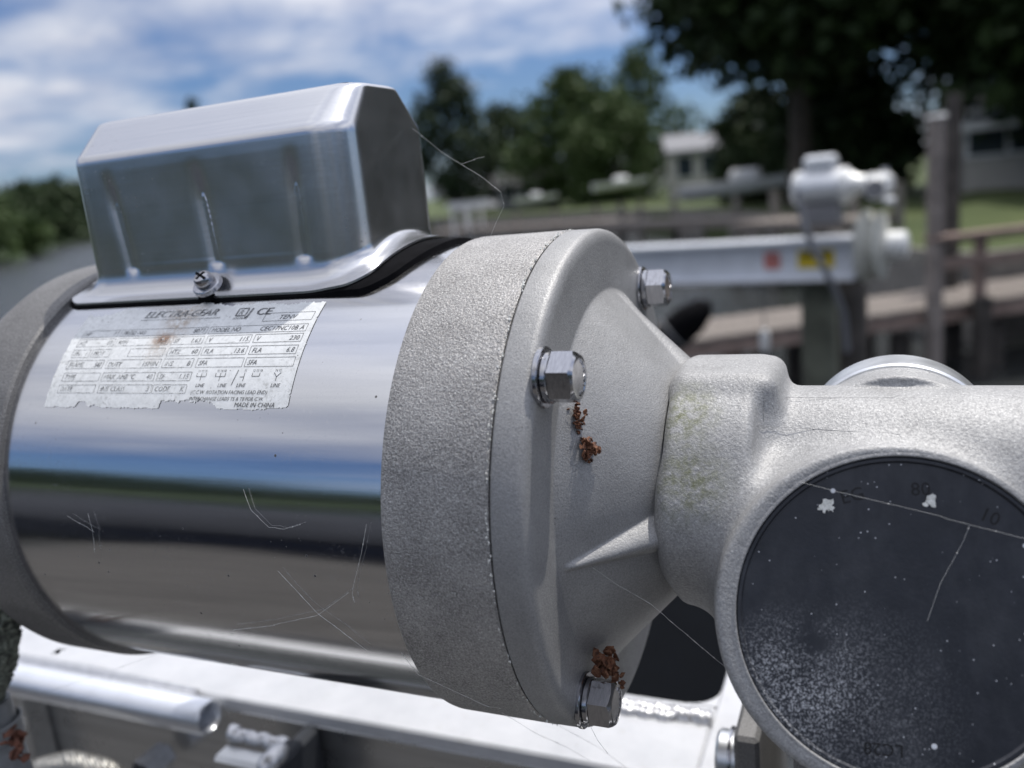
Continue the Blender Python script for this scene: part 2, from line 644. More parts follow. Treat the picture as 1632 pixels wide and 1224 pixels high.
M_SHELL, M_COVER, M_LABEL, M_PRINT = steel_shell(), steel_cover(), label_mat(), print_mat()
M_WALU, M_ALU, M_BOLT = white_alu(), mill_alu(), bolt_steel()
M_GASKET = plain('black_rubber', (.006, .006, .007), .8, 0, .3, 200, .0002, 900)
M_MACH = mill_alu('machined_aluminium', .74, .36)
M_GASKET.node_tree.nodes['Principled BSDF'].inputs['Specular IOR Level'].default_value = .04
M_WEB = plain('spider_silk', (.62, .62, .60), .5)
def husk_mat():
    m = Mat('dried_rusty_plant_bits')
    n = m.noise(650, 4, .7)
    m.set(color=m.ramp(n, (.32, (.035, .014, .008)), (.48, (.13, .048, .022)), (.62, (.23, .11, .06)), (.74, (.42, .30, .20))), rough=.75)
    m.bump(n, .5, .0006)
    return m.m


M_RUST = husk_mat()
M_LICH = plain('pale_lichen', (.80, .81, .74), .9, 0, .3, 600, .0005, 1500)

# ------------------------------------------------------------------ the big setting: water, land, sky is the world
def water_mat():
    m = Mat('creek_water')
    m.set(color=(.034, .037, .037), rough=.17, ior=1.33, spec=.5)
    sep = m.N('ShaderNodeSeparateXYZ')
    m.L(m.tc.outputs['Object'], sep.inputs[0])
    lee = m.ramp(m.math('MULTIPLY_ADD', sep.outputs[1], .02, .1), (.12, .12), (.45, 1.0))   # calm in the lee of the docks, ruffled out on the creek
    w1 = m.math('MULTIPLY', m.noise(1.0, 4, .6, m.coord((.9, 1.8, 1), (0, 0, .5))), lee)
    w2 = m.noise(1.0, 3, .6, m.coord((5, 9, 1), (0, 0, .3)))
    b = m.bump(w1, 1.0, .25)
    m.bump(w2, .15, .03, b)
    return m.m


WATER_Z = -2.0
s_ = 3000.0
wv = [(-s_, -s_, WATER_Z), (s_, -s_, WATER_Z), (s_, s_, WATER_Z), (-s_, s_, WATER_Z)]
tag(mesh_obj('water', wv, [(0, 1, 2, 3)], water_mat(), mm=False), kind='structure')


def grass_mat(name, a, b):
    m = Mat(name)
    n = m.noise(.35, 5, .65)
    m.set(color=m.mix(m.ramp(m.noise(6, 5, .7), (.35, 0.0), (.65, .6)), m.ramp(n, (.35, a), (.65, b)), tuple(x * .5 for x in a)), rough=.9)
    m.bump(m.noise(12, 4, .7), .6, .05)
    return m.m


M_LAWN = grass_mat('lawn', (.045, .070, .014), (.088, .112, .028))
M_FARLAND = grass_mat('shore_scrub', (.02, .04, .012), (.035, .055, .018))


def land(name, shore, steps, mat, kind='structure'):
    # shore: (px, distance) along the water's edge; steps: (distance factor, height)
    v, f = [], []
    n = len(steps)
    for (px, d) in shore:
        for k, (q, z) in enumerate(steps):
            p = place(px, d * q + (0 if k < 2 else 0), z + (.06 * math.sin(px * .031 + q * 5) if k > 2 else 0))
            v.append(p)
    for i in range(len(shore) - 1):
        for k in range(n - 1):
            f.append((i * n + k, i * n + k + 1, (i + 1) * n + k + 1, (i + 1) * n + k))
    return tag(mesh_obj(name, v, f, mat, smooth=40, mm=False), kind=kind)


near_shore = [(470, 90), (600, 62), (700, 50), (800, 44), (900, 40), (1000, 36), (1100, 30), (1200, 24), (1300, 16), (1400, 12.5), (1480, 11.2), (1560, 10.6), (1650, 10.9), (1850, 12.5), (2100, 14.5), (2500, 14), (3200, 12)]
land('lawn', near_shore, [(1.0, -2.6), (1.004, -1.2), (1.12, -1.15), (1.4, -1.12), (1.9, -1.1), (3, -1.0), (6, -.6), (14, 0), (60, 1)], M_LAWN)
far_shore = [(-900, 110), (-500, 92), (-200, 86), (-60, 88), (40, 112), (75, 160), (95, 235), (130, 255), (180, 300), (300, 340), (420, 330), (520, 260), (640, 200)]
land('far_shore', far_shore, [(1.0, -2.6), (1.004, -1.7), (1.1, -.9), (1.5, 1.0), (3, 3), (10, 5)], M_FARLAND)
# the shore behind the photographer, seen in the polished shell
v, f = [], []
for i in range(25):
    a = math.radians(160 + i * 9)
    for (d, z) in ((48, -2.6), (48.2, -1.3), (60, -.6), (400, 3)):
        v.append((EYE[0] + math.cos(a) * d, EYE[1] + math.sin(a) * d, z))
for i in range(24):
    for k in range(3):
        f.append((i * 4 + k, i * 4 + k + 1, i * 4 + 5 + k, i * 4 + 4 + k))
tag(mesh_obj('opposite_shore', v, f, M_FARLAND, smooth=40, mm=False), kind='structure')

# bulkhead along the near shore
mb = MB()
for (a, b) in zip(near_shore[:-1], near_shore[1:]):
    for t in np.linspace(0, 1, 13)[:-1]:
        px0, d0 = a[0] + (b[0] - a[0]) * t, a[1] + (b[1] - a[1]) * t
        px1, d1 = a[0] + (b[0] - a[0]) * (t + 1 / 12.5), a[1] + (b[1] - a[1]) * (t + 1 / 12.5)
        p, q = place(px0, d0 - .15), place(px1, d1 - .15)
        p2, q2 = place(px0, d0 + .08), place(px1, d1 + .08)
        vv = []
        for z in (-2.5, -1.02):
            vv += [(p[0], p[1], z), (q[0], q[1], z), (q2[0], q2[1], z), (p2[0], p2[1], z)]
        mb.add(vv, [(0, 1, 5, 4), (1, 2, 6, 5), (2, 3, 7, 6), (3, 0, 4, 7), (4, 5, 6, 7)])
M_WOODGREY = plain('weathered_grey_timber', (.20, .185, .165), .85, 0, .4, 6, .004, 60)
bh = mb.build('bulkhead', M_WOODGREY, smooth=None, mm=False)
tag(bh, 'grey timber bulkhead wall along the edge of the lawn', 'wall')

# ------------------------------------------------------------------ trees
def leaf_mat(name, a, b):
    m = Mat(name)
    oi = m.N('ShaderNodeObjectInfo')
    n = m.noise(.9, 4, .6)
    m.set(color=m.mix(m.ramp(m.noise(9, 2, .5), (.3, 0.0), (.7, .5)), m.ramp(n, (.32, a), (.68, b)), tuple(min(1, x * 1.5) for x in b)), rough=.62, spec=.3)
    return m.m


M_LEAF = [leaf_mat('dark_leaves', (.015, .030, .010), (.032, .054, .015)),
          leaf_mat('mid_leaves', (.032, .060, .015), (.062, .095, .026)),
          leaf_mat('pine_needles', (.018, .036, .016), (.034, .054, .024))]
M_BARK = plain('tree_bark', (.07, .058, .046), .9, 0, .4, 5, .02, 20)


def crown_mesh(blobs, n, leaf):
    # leaf clumps spread through the blobs' volume, each clump a few bent quads
    bl = np.array(blobs, float)
    wts = bl[:, 3] ** 2
    pick = rng.choice(len(bl), n, p=wts / wts.sum())
    d = rng.normal(size=(n, 3))
    d /= np.linalg.norm(d, axis=1)[:, None]
    rr = rng.random(n) ** .38
    lump = 1 + .22 * np.sin(d[:, 0] * 7 + pick) * np.sin(d[:, 1] * 6 + pick * 2) + .16 * rng.normal(size=n)
    c = bl[pick, :3] + d * (bl[pick, 3] * rr * lump)[:, None] * np.array([1, 1, .82])
    a = rng.normal(size=(n, 3))
    a /= np.linalg.norm(a, axis=1)[:, None]
    b = np.cross(a, rng.normal(size=(n, 3)))
    b /= np.linalg.norm(b, axis=1)[:, None]
    s = leaf * rng.uniform(.55, 1.35, n)[:, None]
    nn = np.cross(a, b) * s * .35
    v = np.stack([c - a * s - b * s * .45, c + b * s * -.55 + nn, c + a * s, c + b * s * .55 + nn], 1).reshape(-1, 3)
    f = np.arange(4 * n).reshape(-1, 4)
    me = bpy.data.meshes.new('crown')
    me.vertices.add(4 * n)
    me.vertices.foreach_set('co', v.ravel())
    me.loops.add(4 * n)
    me.loops.foreach_set('vertex_index', f.ravel())
    me.polygons.add(n)
    me.polygons.foreach_set('loop_start', np.arange(0, 4 * n, 4))
    me.polygons.foreach_set('loop_total', np.full(n, 4))
    me.update()
    me.validate()
    return me


def tree(label, px, dist, top_py, width_px, base_z, kind=0, leaves=2500, leaf=.22, low=.28, lean=0.0, group='trees along the shore', cat='tree', blobs_n=14, top_z=None):
    base = place(px, dist, base_z)
    topz = zat(px, top_py, dist) if top_z is None else top_z
    h = topz - base_z
    wr = width_px / FPX * dist * .5
    root = empty('pine_tree' if kind == 2 else 'tree', loc=base)
    tag(root, label, cat, group)
    mb = MB()
    k = 7
    zz = np.linspace(-.3, h * .86, k)
    pts = np.stack([lean * zz / h + .04 * h * np.sin(zz * .6) * .3, .02 * h * np.sin(zz * .5 + 1), zz], 1)
    mb.tube(pts, np.linspace(.030 * h, .006 * h, k) + .02, 8)
    blobs = []
    for i in range(blobs_n):
        t = low + (1 - low) * (i + .5) / blobs_n
        prof = math.sin(min(1, (t - low) / (1 - low) * .93 + .12) * math.pi) ** .6
        a = i * 2.4 + random.random()
        rad = wr * prof * random.uniform(.35, .75)
        c = (math.cos(a) * rad + lean * t, math.sin(a) * rad, h * t * .96)
        br = wr * random.uniform(.38, .60) * (.6 + .4 * prof)
        if c[2] + br * .8 > h:
            c = (c[0], c[1], h - br * .8)
        blobs.append((c[0], c[1], c[2], br))
        z0 = h * max(low * .6, t - .22)
        mb.tube([(lean * z0 / h, 0, z0), (c[0] * .5, c[1] * .5, (z0 + c[2]) * .5 + .03 * h), c], [.010 * h, .006 * h, .003 * h], 5)
    mb.build('trunk', M_BARK, root, 60, mm=False)
    cm = crown_mesh(blobs, leaves, leaf)
    cm.materials.append(M_LEAF[kind])
    co = bpy.data.objects.new('crown', cm)
    COL.objects.link(co)
    co.parent = root
    return root


G1 = 'trees on the bank behind the lift'
tree('tall loose-crowned tree just right of the steel cover, open at its top', 728, 62, 88, 150, -1.1, 2, 5200, .22, .10, group=G1)
tree('lower rounded dark tree filling the gap between the loose-crowned tree and the broad green one', 812, 66, 158, 140, -1.1, 0, 4200, .24, .04, group=G1)
tree('broad mid-green tree in the middle of the far bank with a lumpy top', 925, 58, 98, 190, -1.1, 1, 8000, .22, .04, group=G1)
tree('pale thin-topped tree between the broad green tree and the large dark oak', 1030, 64, 62, 150, -1.1, 1, 3600, .22, .10, group=G1)
tree('bushy green tree low in front of the pale thin-topped tree', 985, 54, 150, 160, -1.1, 1, 5000, .20, .03, group=G1)
tree('very large dark oak overhanging the neighbouring lift, its top beyond the frame', 1270, 27, -420, 470, -1.1, 0, 30000, .24, .42, group=G1, blobs_n=46)
tree('second large dark oak at the right edge above the beige house', 1690, 30, -360, 620, -1.1, 0, 34000, .24, .40, group=G1, blobs_n=34)
tree('dark shaded undergrowth tree beneath the large oak', 1205, 34, 140, 150, -1.1, 0, 5200, .2, .02, group=G1)
tree('dark leafy tree behind the tall square post', 1350, 31, 90, 230, -1.1, 0, 8000, .2, .04, group=G1)
G3 = 'oaks along the bank to the right'
for i, (px, d, ty) in enumerate([(1950, 26, -500), (2420, 22, -700), (3300, 20, -1100)]):
    tree(['large dark oak just beyond the right edge of the view', 'large dark oak further along the bank, mirrored in the end of the steel cover', 'last large dark oak along the bank to the right'][i], px, d, ty, 520, -1.1, 0, 12000, .36, .03, group=G3, blobs_n=30, top_z=13)
G2 = 'trees on the far left shore'
for i, (px, d, ty, w, k) in enumerate([(-60, 100, 300, 150, 1), (30, 118, 345, 90, 1), (-10, 150, 288, 130, 0), (60, 205, 285, 100, 0), (100, 262, 283, 90, 0), (150, 280, 284, 90, 2), (210, 320, 290, 90, 0)]):
    tree(['green bushy tree hanging over the water at the left edge', 'small light green bush-like tree at the water line, left shore', 'dark tree behind the bushy one on the left shore',
          'dark tree in the middle of the far left treeline', 'dark tree of the far left treeline close to the steel cover', 'pine of the far left treeline half behind the steel cover',
          'far dark tree of the left treeline behind the steel cover'][i], px, d, ty, w, -1.2, k, 1800, .0042 * d, .02, group=G2)
tree('two-tipped pine top showing just above the ridge of the steel cover', 338, 330, 150, 45, 0, 2, 900, 1.0, .45, group=G2)
# the wood behind the photographer: one far mass
bl = []
for i in range(70):
    a = math.radians(165 + i * 2.9 + random.uniform(-1, 1))
    d = random.uniform(56, 72)
    hh = random.uniform(4.0, 7.0)
    for q in (.25, .6, .9):
        bl.append((EYE[0] + math.cos(a) * d, EYE[1] + math.sin(a) * d, -1 + hh * q, random.uniform(1.8, 3.0)))
cm = crown_mesh(bl, 26000, .6)
cm.materials.append(M_LEAF[0])
ob = bpy.data.objects.new('woodland', cm)
COL.objects.link(ob)
tag(ob, 'dark wood on the opposite shore, mirrored in the shell', None, None, 'stuff')

# ------------------------------------------------------------------ houses, boats and docks of the background
M_SIDING = plain('beige_siding', (.42, .40, .36), .7, 0, .08, 3)
M_WHITE = plain('white_paint', (.78, .78, .77), .5, 0, .06, 4)
M_ROOF = plain('grey_shingles', (.22, .22, .23), .8, 0, .25, 8)
M_SLATE = plain('dark_slate_roof', (.06, .06, .065), .8, 0, .25, 8)
M_GLASS = plain('window_glass', (.03, .04, .05), .08, 0, .2, 2)
M_BLUE = plain('blue_cloth', (.05, .10, .26), .7, 0, .2, 3)
M_TAN = plain('tan_sand', (.34, .29, .23), .9, 0, .2, 2)
M_DARKTIMBER = plain('dark_timber', (.055, .048, .042), .7, 0, .5, 8, .006, 40)  # darker timber tone for the pier and beam pilings
M_DECK = plain('weathered_deck_timber', (.19, .165, .145), .85, 0, .35, 9, .004, 60)
M_DARKDECK = plain('damp_dock_boards', (.062, .058, .053), .8, 0, .35, 9, .004, 60)
M_RAIL = plain('faded_reddish_timber', (.25, .185, .155), .85, 0, .35, 9, .004, 60)
M_POST = plain('grey_brown_post_timber', (.23, .20, .18), .85, 0, .35, 9, .004, 60)


def house(label, px, dist, wpx, z0, h, roof_h, yaw_off, mat, roofm, wins=3, depth=6.0):
    p = place(px, dist, z0)
    w = wpx / FPX * dist
    root = empty('house', loc=p)
    b = bearing(px)
    root.rotation_euler = (0, 0, math.atan2(b[1], b[0]) - math.pi / 2 + yaw_off)
    tag(root, label, 'house')
    MB().box((-w / 2, 0, -1.5), (w / 2, depth, h)).build('wall', mat, root, None, mm=False)
    e = .35
    v = [(-w / 2 - e, -e, h), (w / 2 + e, -e, h), (w / 2 + e, depth + e, h), (-w / 2 - e, depth + e, h), (-w / 2 - e, depth / 2, h + roof_h), (w / 2 + e, depth / 2, h + roof_h)]
    v += [(x, y, z + .18) for (x, y, z) in v]
    f = [(0, 1, 5, 4), (2, 3, 4, 5), (6, 10, 11, 7), (8, 11, 10, 9), (0, 6, 7, 1), (2, 8, 9, 3), (0, 4, 10, 6), (4, 3, 9, 10), (1, 7, 11, 5), (5, 11, 8, 2)]
    mesh_obj('roof', v, f, roofm, root, mm=False)
    for i in range(wins):
        x = -w / 2 + w * (i + .5) / wins
        fr = MB().box((x - .5, -.06, h * .45), (x + .5, -.004, h * .45 + 1.2)).build('window_frame', M_WHITE, root, None, mm=False)
        MB().box((x - .42, -.09, h * .45 + .08), (x + .42, -.062, h * .45 + 1.12)).build('pane', M_GLASS, fr, None, mm=False)
    return root


house('beige clapboard house with white roof trim at the right edge', 1606, 26, 100, -.75, 1.25, .45, .15, M_SIDING, M_WHITE, 2, 2.4)
house('taller white house high behind the beige house', 1625, 60, 150, zat(1625, 262, 60), 3.4, 1.6, -.1, M_SIDING, M_ROOF, 4, 7)
house('white gabled house standing clear between the bushy tree and the oak', 1112, 47, 74, -1.1, 2.3, .9, .1, M_SIDING, M_ROOF, 2, 4)
house('grey shaded house low between the trees on the far bank', 842, 60, 95, -1.1, 1.5, .8, .05, M_ROOF, M_SLATE, 3, 4)

# white outdoor stairs
root = empty('staircase', loc=at(1075, 296, 58))
tag(root, 'white sloping outdoor staircase on the far bank beside the white boat', 'stairs')
mb = MB()
for s in (-1, 1):
    mb.tube([(-1.5, s * .5, -.4), (1.3, s * .5, 1.9)], .14, 6)
    mb.tube([(-1.5, s * .5, .5), (1.3, s * .5, 2.8)], .07, 6)
mb.build('stringer', M_WHITE, root, mm=False)
for i in range(9):
    MB().box((-1.4 + i * .3, -.5, -.35 + i * .25), (-1.12 + i * .3, .5, -.29 + i * .25)).build('step', M_WHITE, root, None, mm=False)


def boat(label, px, py, dist, L_, col, cover=None, yaw=0.0):
    p = at(px, py, dist)
    root = empty('boat', loc=p)
    root.rotation_euler = (0, 0, yaw)
    tag(root, label, 'boat', 'boats moored along the far bank')
    st, n = 9, 9
    v, f = [], []
    for i in range(st):
        t = i / (st - 1)
        hw = .16 * L_ * (1 - max(0, t - .45) ** 2 * 3.2)
        for j in range(n):
            a = math.pi * j / (n - 1)
            v.append((L_ * (t - .5), -math.cos(a) * hw, .15 * L_ * .8 - math.sin(a) ** .7 * .13 * L_ * (1 - .35 * t * t) + t * t * .03 * L_))
    for i in range(st - 1):
        for j in range(n - 1):
            f.append((i * n + j, (i + 1) * n + j, (i + 1) * n + j + 1, i * n + j + 1))
    f.append(tuple(range(n)))
    for i in range(st - 1):
        f.append((i * n, i * n + n - 1, (i + 1) * n + n - 1, (i + 1) * n))
    mesh_obj('hull', v, f, col, root, 40, mm=False)
    MB().box((-.12 * L_, -.08 * L_, .12 * L_), (.12 * L_, .08 * L_, .21 * L_), .03 * L_).build('console', cover or M_WHITE, root, 30, mm=False)
    return root


boat('small white boat hull drawn up below the grey house', 855, 322, 48, 2.4, M_WHITE, None, .2)
boat('white covered boat left of the white staircase', 990, 300, 47, 3.0, M_WHITE, None, .5)
boat('long low white boat behind the neighbouring lift motor', 1190, 312, 30, 4.2, M_WHITE, None, -.1)

root = empty('boat_lift_frame', loc=place(735, 34, WATER_Z))
tag(root, 'white upright boat lift frame standing in the water right of the steel cover', 'boat lift')
z1 = zat(735, 322, 34) - WATER_Z
for (x, y) in ((-.45, 0), (-.15, .5), (.25, 0), (.5, .6)):
    MB().tube([(x, y, -.5), (x, y, z1)], .07, 8).build('post', M_WHITE, root, mm=False)
MB().box((-.6, -.1, z1 - .2), (1.2, .1, z1)).build('crossbeam', M_WHITE, root, None, mm=False)
MB().box((-.6, .5, z1 - .3), (1.2, .7, z1 - .1)).build('crossbeam', M_WHITE, root, None, mm=False)


def far_dock(label, pxa, da, pxb, db, z, wid):
    a, b = place(pxa, da, z), place(pxb, db, z)
    d = b - a
    L_ = np.linalg.norm(d)
    root = empty('far_dock', loc=a)
    root.rotation_euler = (0, 0, math.atan2(d[1], d[0]))
    tag(root, label, 'dock', 'docks along the far bank')
    MB().box((0, -wid / 2, -.18), (L_, wid / 2, 0)).build('deck', M_DECK, root, None, mm=False)
    n = max(3, int(L_ / 1.8))
    for i in range(n + 1):
        for s in (-1, 1):
            MB().tube([(L_ * i / n, s * wid * .45, -2.2), (L_ * i / n, s * wid * .45, .5 if s > 0 else -.02)], .09, 7).build('piling', M_WOODGREY, root, mm=False)
    return root


far_dock('long grey dock low on the water left of the flange', 690, 36, 1000, 30, -1.15, 1.6)
far_dock('grey dock in front of the green lawn, right of the flange top', 960, 25, 1260, 20.5, -1.0, 1.4)
far_dock('short dark dock beneath the neighbouring motor', 1200, 17, 1400, 15.5, -.85, 1.3)
# blue tarpaulins under the oak
for i, (px, py, d, lab) in enumerate([(1212, 200, 36, 'bright blue tarpaulin hanging below the oak branches, left one'), (1440, 200, 36, 'pale blue tarpaulin seen through the oak leaves beside the tall post')]):
    p = at(px, py, d)
    v, f = [], []
    for a in range(7):
        for b in range(6):
            v.append((p[0] + (a - 3) * .09, p[1] + .08 * math.sin(a * 1.7), p[2] + (b - 2.5) * .12 + .04 * math.sin(a * 1.1)))
    for a in range(6):
        for b in range(5):
            f.append((a * 6 + b, a * 6 + b + 1, a * 6 + b + 7, a * 6 + b + 6))
    o = mesh_obj('tarpaulin', v, f, M_BLUE, smooth=60, mm=False)
    sm = o.modifiers.new('thickness', 'SOLIDIFY')
    sm.thickness = .01
    tag(o, lab, 'tarpaulin', 'blue covers under the trees')
# sandy strip by the beige house
a = [place(1470, 24, 0), place(1640, 23, 0), place(1640, 31, 0), place(1480, 32, 0)]
zs = [zat(1500, 322, 24), zat(1600, 318, 23), zat(1600, 300, 31), zat(1500, 303, 32)]
mesh_obj('path', [(p[0], p[1], z + .03) for p, z in zip(a, zs)], [(0, 1, 2, 3)], M_TAN, mm=False)['kind'] = 'structure'

# ------------------------------------------------------------------ pier with railing on the right
def pier():
    root = empty('pier', loc=(0, 0, 0))
    tag(root, 'weathered wooden pier with a low railing running across behind the lift', 'pier')
    A, B = at(1040, 522, 7.3), at(2250, 407, 13.0)
    z = (A[2] + B[2]) / 2
    A[2] = B[2] = z
    d = (B - A)
    L_ = np.linalg.norm(d)
    d /= L_
    nrm = np.array([-d[1], d[0], 0])
    Mx = np.eye(4)
    Mx[:3, 0], Mx[:3, 1], Mx[:3, 3] = d, nrm, A
    n = int(L_ / .145)
    first = None
    for i in range(n):
        if first is None:
            first = MB().box((-.068, -.01, -.04), (.068, .95, 0), .004).build('plank', M_DECK, root, 30, mm=False)
            o = first
        else:
            o = first.copy()
            COL.objects.link(o)
        o.matrix_basis = Matrix(Mx.tolist()) @ Matrix.Translation((i * .145 + .07, random.uniform(-.012, .012), random.uniform(-.003, .003)))
        o.parent = root
    for y in (.03, .88):
        MB().box((0, y - .02, -.17), (L_, y + .02, -.042), 0, Mx).build('joist', M_RAIL, root, None, mm=False)
    for t in (.05, .13, .21, .30, .42, .56, .72, .9):
        MB().tube([(A + d * L_ * t + nrm * .2 + np.array([0, 0, zz])) for zz in (-2.0, -.9, -.26)], .10, 10).build('piling', M_DARKTIMBER, root, mm=False)
        MB().tube([(A + d * L_ * t + nrm * .75 + np.array([0, 0, zz])) for zz in (-2.0, -.9, -.26)], .10, 10).build('piling', M_DARKTIMBER, root, mm=False)
    # railing along the water side, from the tall post to the right
    def hit(px):                        # where a bearing crosses the pier's edge: distance along the edge, distance from the eye
        b = bearing(px)
        Q = np.array([[b[0], -d[0]], [b[1], -d[1]]])
        t, s_ = np.linalg.solve(Q, (A - EYE)[:2])
        return s_, t
    s0, t0 = hit(1484)
    zt = zat(1484, 190, t0)
    Mp = Mx.copy()
    Mp[:3, 3] = A + d * s0 - nrm * .06
    MB().box((-.055, -.055, -1.6), (.055, .055, zt - z), .006, Mp).build('tall_post', M_POST, root, 30, mm=False)
    MB().box((-.066, -.066, zt - z), (.066, .066, zt - z + .03), .01, Mp).build('post_cap', M_WHITE, root, 30, mm=False)
    s1, t1 = hit(1560)
    zr, zm = zat(1560, 366, t1), zat(1560, 412, t1)
    MB().box((s0 - .06, -.15, zr - z - .045), (L_, .02, zr - z - .005), .005, Mx).build('top_rail', M_RAIL, root, 30, mm=False)
    MB().box((s0 - .04, -.085, zr - z - .085), (L_, -.040, zr - z - .047), .005, Mx).build('side_rail', M_RAIL, root, 30, mm=False)
    MB().box((s0 + .06, -.085, zm - z - .055), (L_, -.040, zm - z + .045), .005, Mx).build('lower_rail', M_RAIL, root, 30, mm=False)
    for px in (1566, 1672, 1800, 1960, 2120):
        s_, _ = hit(px)
        MB().box((s_ - .05, -.036, -.2), (s_ + .05, .034, zr - z - .049), .005, Mx).build('baluster', M_RAIL, root, 30, mm=False)
    s_, _ = hit(1556)
    MB().tube([(A + d * s_ + nrm * -.12 + np.array([0, 0, zz])) for zz in (-2, -.9, .05)], .085, 10).build('piling', M_DARKTIMBER, root, mm=False)
    return root


pier()
p = place(1516, 9.9, 0)
o = MB().tube([(p[0], p[1], -2.5), (p[0], p[1], -.6), (p[0] + .02, p[1], zat(1508, 150, 9.9))], [.10, .09, .07], 14).build('timber_piling', M_DARKTIMBER, mm=False)
tag(o, 'tall dark round piling right behind the square railing post', 'piling')

# ------------------------------------------------------------------ the neighbouring lift: beam, motor, pulley, cable, piling
NB = 3.0
M_NWHITE = plain('chalky_white_casting', (.80, .80, .78), .45, .3, .12, 30)
M_NCREAM = plain('cream_sheave_plastic', (.50, .50, .45), .55, 0, .15, 20)
M_NSTEEL = plain('bright_motor_steel', (.78, .79, .80), .36, .45, .05, 20)


def neighbour():
    root = empty('lift_beam')
    tag(root, 'pale channel beam of the neighbouring lift with red and yellow stickers', 'lift beam')
    R_, L0 = at(1366, 408, NB), at(900, 436, NB * 1.14)
    d = R_ - L0
    d[2] = 0
    Ln = np.linalg.norm(d)
    d /= Ln
    nr = np.array([d[1], -d[0], 0])      # towards the camera
    Mx = np.eye(4)
    Mx[:3, 0], Mx[:3, 1], Mx[:3, 3] = d, -nr, R_
    MB().box((-Ln - 1.5, -.006, -.062), (0, 0, .052)).build('web', M_ALU_N, root, None, mm=False)
    MB().box((-Ln - 1.5, -.06, .0525), (.0, .06, .066), .002, None).build('top_flange', M_ALU_N, root, 30, mm=False)
    MB().box((-Ln - 1.5, -.055, -.074), (.0, .055, -.0625), .002).build('bottom_flange', M_ALU_N, root, 30, mm=False)
    def sx(px):
        q = at(px, 408, NB)
        return (q - R_) @ d
    for nm, pxa, pxb, mat in (('warning_sticker', 1205, 1235, M_STICK_W), ('caution_sticker', 1265, 1328, M_STICK_Y)):
        st = MB().box((sx(pxa), -.0078, -.035), (sx(pxb), -.0066, .025)).build(nm, mat, root, None, mm=False)
        if nm == 'warning_sticker':
            c = (sx(pxa) + sx(pxb)) / 2
            m2 = MB()
            t = np.linspace(0, 2 * math.pi, 25)
            m2.tube(np.stack([c + .022 * np.cos(t), np.full(25, -.0085), -.005 + .022 * np.sin(t)], 1), .004, 6, False)
            m2.tube([(c - .015, -.0085, .010), (c + .015, -.0085, -.020)], .004, 6)
            m2.build('prohibition_mark', M_STICK_R, st, mm=False)
        else:
            c0, c1 = sx(pxa), sx(pxb)
            MB().box((c0 + .012, -.0092, .004), (c1 - .012, -.008, .016)).build('printed_band', M_GASKET, st, None, mm=False)
    for ch in root.children:
        ch.matrix_basis = Matrix(Mx.tolist())
    # motor
    m = empty('lift_motor')
    tag(m, 'bright steel motor with rounded box on the neighbouring lift beam', 'motor')
    c = at(1314, 298, NB)
    Mm = np.eye(4)
    Mm[:3, 0], Mm[:3, 1], Mm[:3, 3] = d, -nr, c
    Mm[:3, :3] *= .86
    parts = []
    parts.append(MB().lathe([(-.088, .060), (-.085, .0625), (.060, .0625)], 40, 0).build('shell', M_NSTEEL, m, 30, mm=False))
    parts.append(MB().lathe([(-.116, .03), (-.112, .052), (-.10, .064), (-.089, .066), (-.0885, .058)], 40, 0, cap0=True).build('end_cap', M_NWHITE, m, 30, mm=False))
    parts.append(MB().lathe([(.0605, .060), (.061, .067), (.085, .067), (.09, .055), (.125, .034), (.15, .032)], 40, 0).build('end_bell', M_NWHITE, m, 30, mm=False))
    parts.append(MB().box((-.072, -.034, .058), (.048, .030, .118), .014).build('capacitor_cover', M_NSTEEL, m, 30, mm=False))
    parts.append(MB().box((.14, -.035, -.04), (.24, .045, .035), .02).lathe([(-.065, .0), (-.065, .036), (-.04, .042), (.05, .042)], 28, 1, (.19, 0, -.02)).build('gear_housing', M_NWHITE, m, 30, mm=False))
    parts.append(MB().lathe([(-.0672, .0), (-.0672, .032), (-.0652, .034)], 28, 1, (.19, 0, -.02)).build('round_cap', M_ROOF, m, 30, mm=False))
    parts.append(MB().tube([(.22, -.05, -.065), (.255, -.05, -.065)], .014, 10).build('bolt', M_NSTEEL, m, mm=False))
    parts.append(MB().tube([(.22, -.04, .035), (.22, -.04, .05)], .012, 10).build('bolt', M_NSTEEL, m, mm=False))
    parts.append(MB().box((-.08, -.045, -.135), (.06, .045, -.0635), .004).build('mounting_foot', M_ROOF, m, 30, mm=False))
    for q in parts:
        q.matrix_basis = Matrix(Mm.tolist())
    # pulley wheel
    w = empty('winch_sheave')
    tag(w, 'large pale grooved winch wheel hanging below the neighbouring gearbox', 'wheel')
    c = at(1396, 392, NB)
    Mw = np.eye(4)
    Mw[:3, 0], Mw[:3, 1], Mw[:3, 3] = d, -nr, c
    prof = [(-.05, .02), (-.045, .10), (-.032, .118), (-.022, .118), (-.015, .095), (-.006, .09), (.004, .095), (.012, .108), (.022, .108), (.028, .07), (.035, .05)]
    q = [MB().lathe(prof, 40, 0, cap0=True, cap1=True).build('drum', M_NCREAM, w, 25, mm=False),
         MB().lathe([(.036, .045), (.085, .045), (.095, .036), (.097, .0)], 28, 0).build('hub', M_NWHITE, w, 25, mm=False)]
    for k in range(14):
        a = k * 2 * math.pi / 14
        q.append(MB().box((-.056, -.006, .04), (-.049, .006, .10), .002, np.array(Matrix.Rotation(a, 4, 'X'))).build('spoke', M_NCREAM, w, 30, mm=False))
    for x in q:
        x.matrix_basis = Matrix(Mw.tolist())
    # electric cable from the motor
    pts = [at(*t) for t in ((1272, 305, NB - .07), (1276, 335, NB - .08), (1284, 365, NB - .09), (1296, 395, NB - .09), (1312, 425, NB - .10), (1330, 460, NB - .08), (1345, 500, NB - .03), (1350, 560, NB))]
    P_ = np.array(pts)
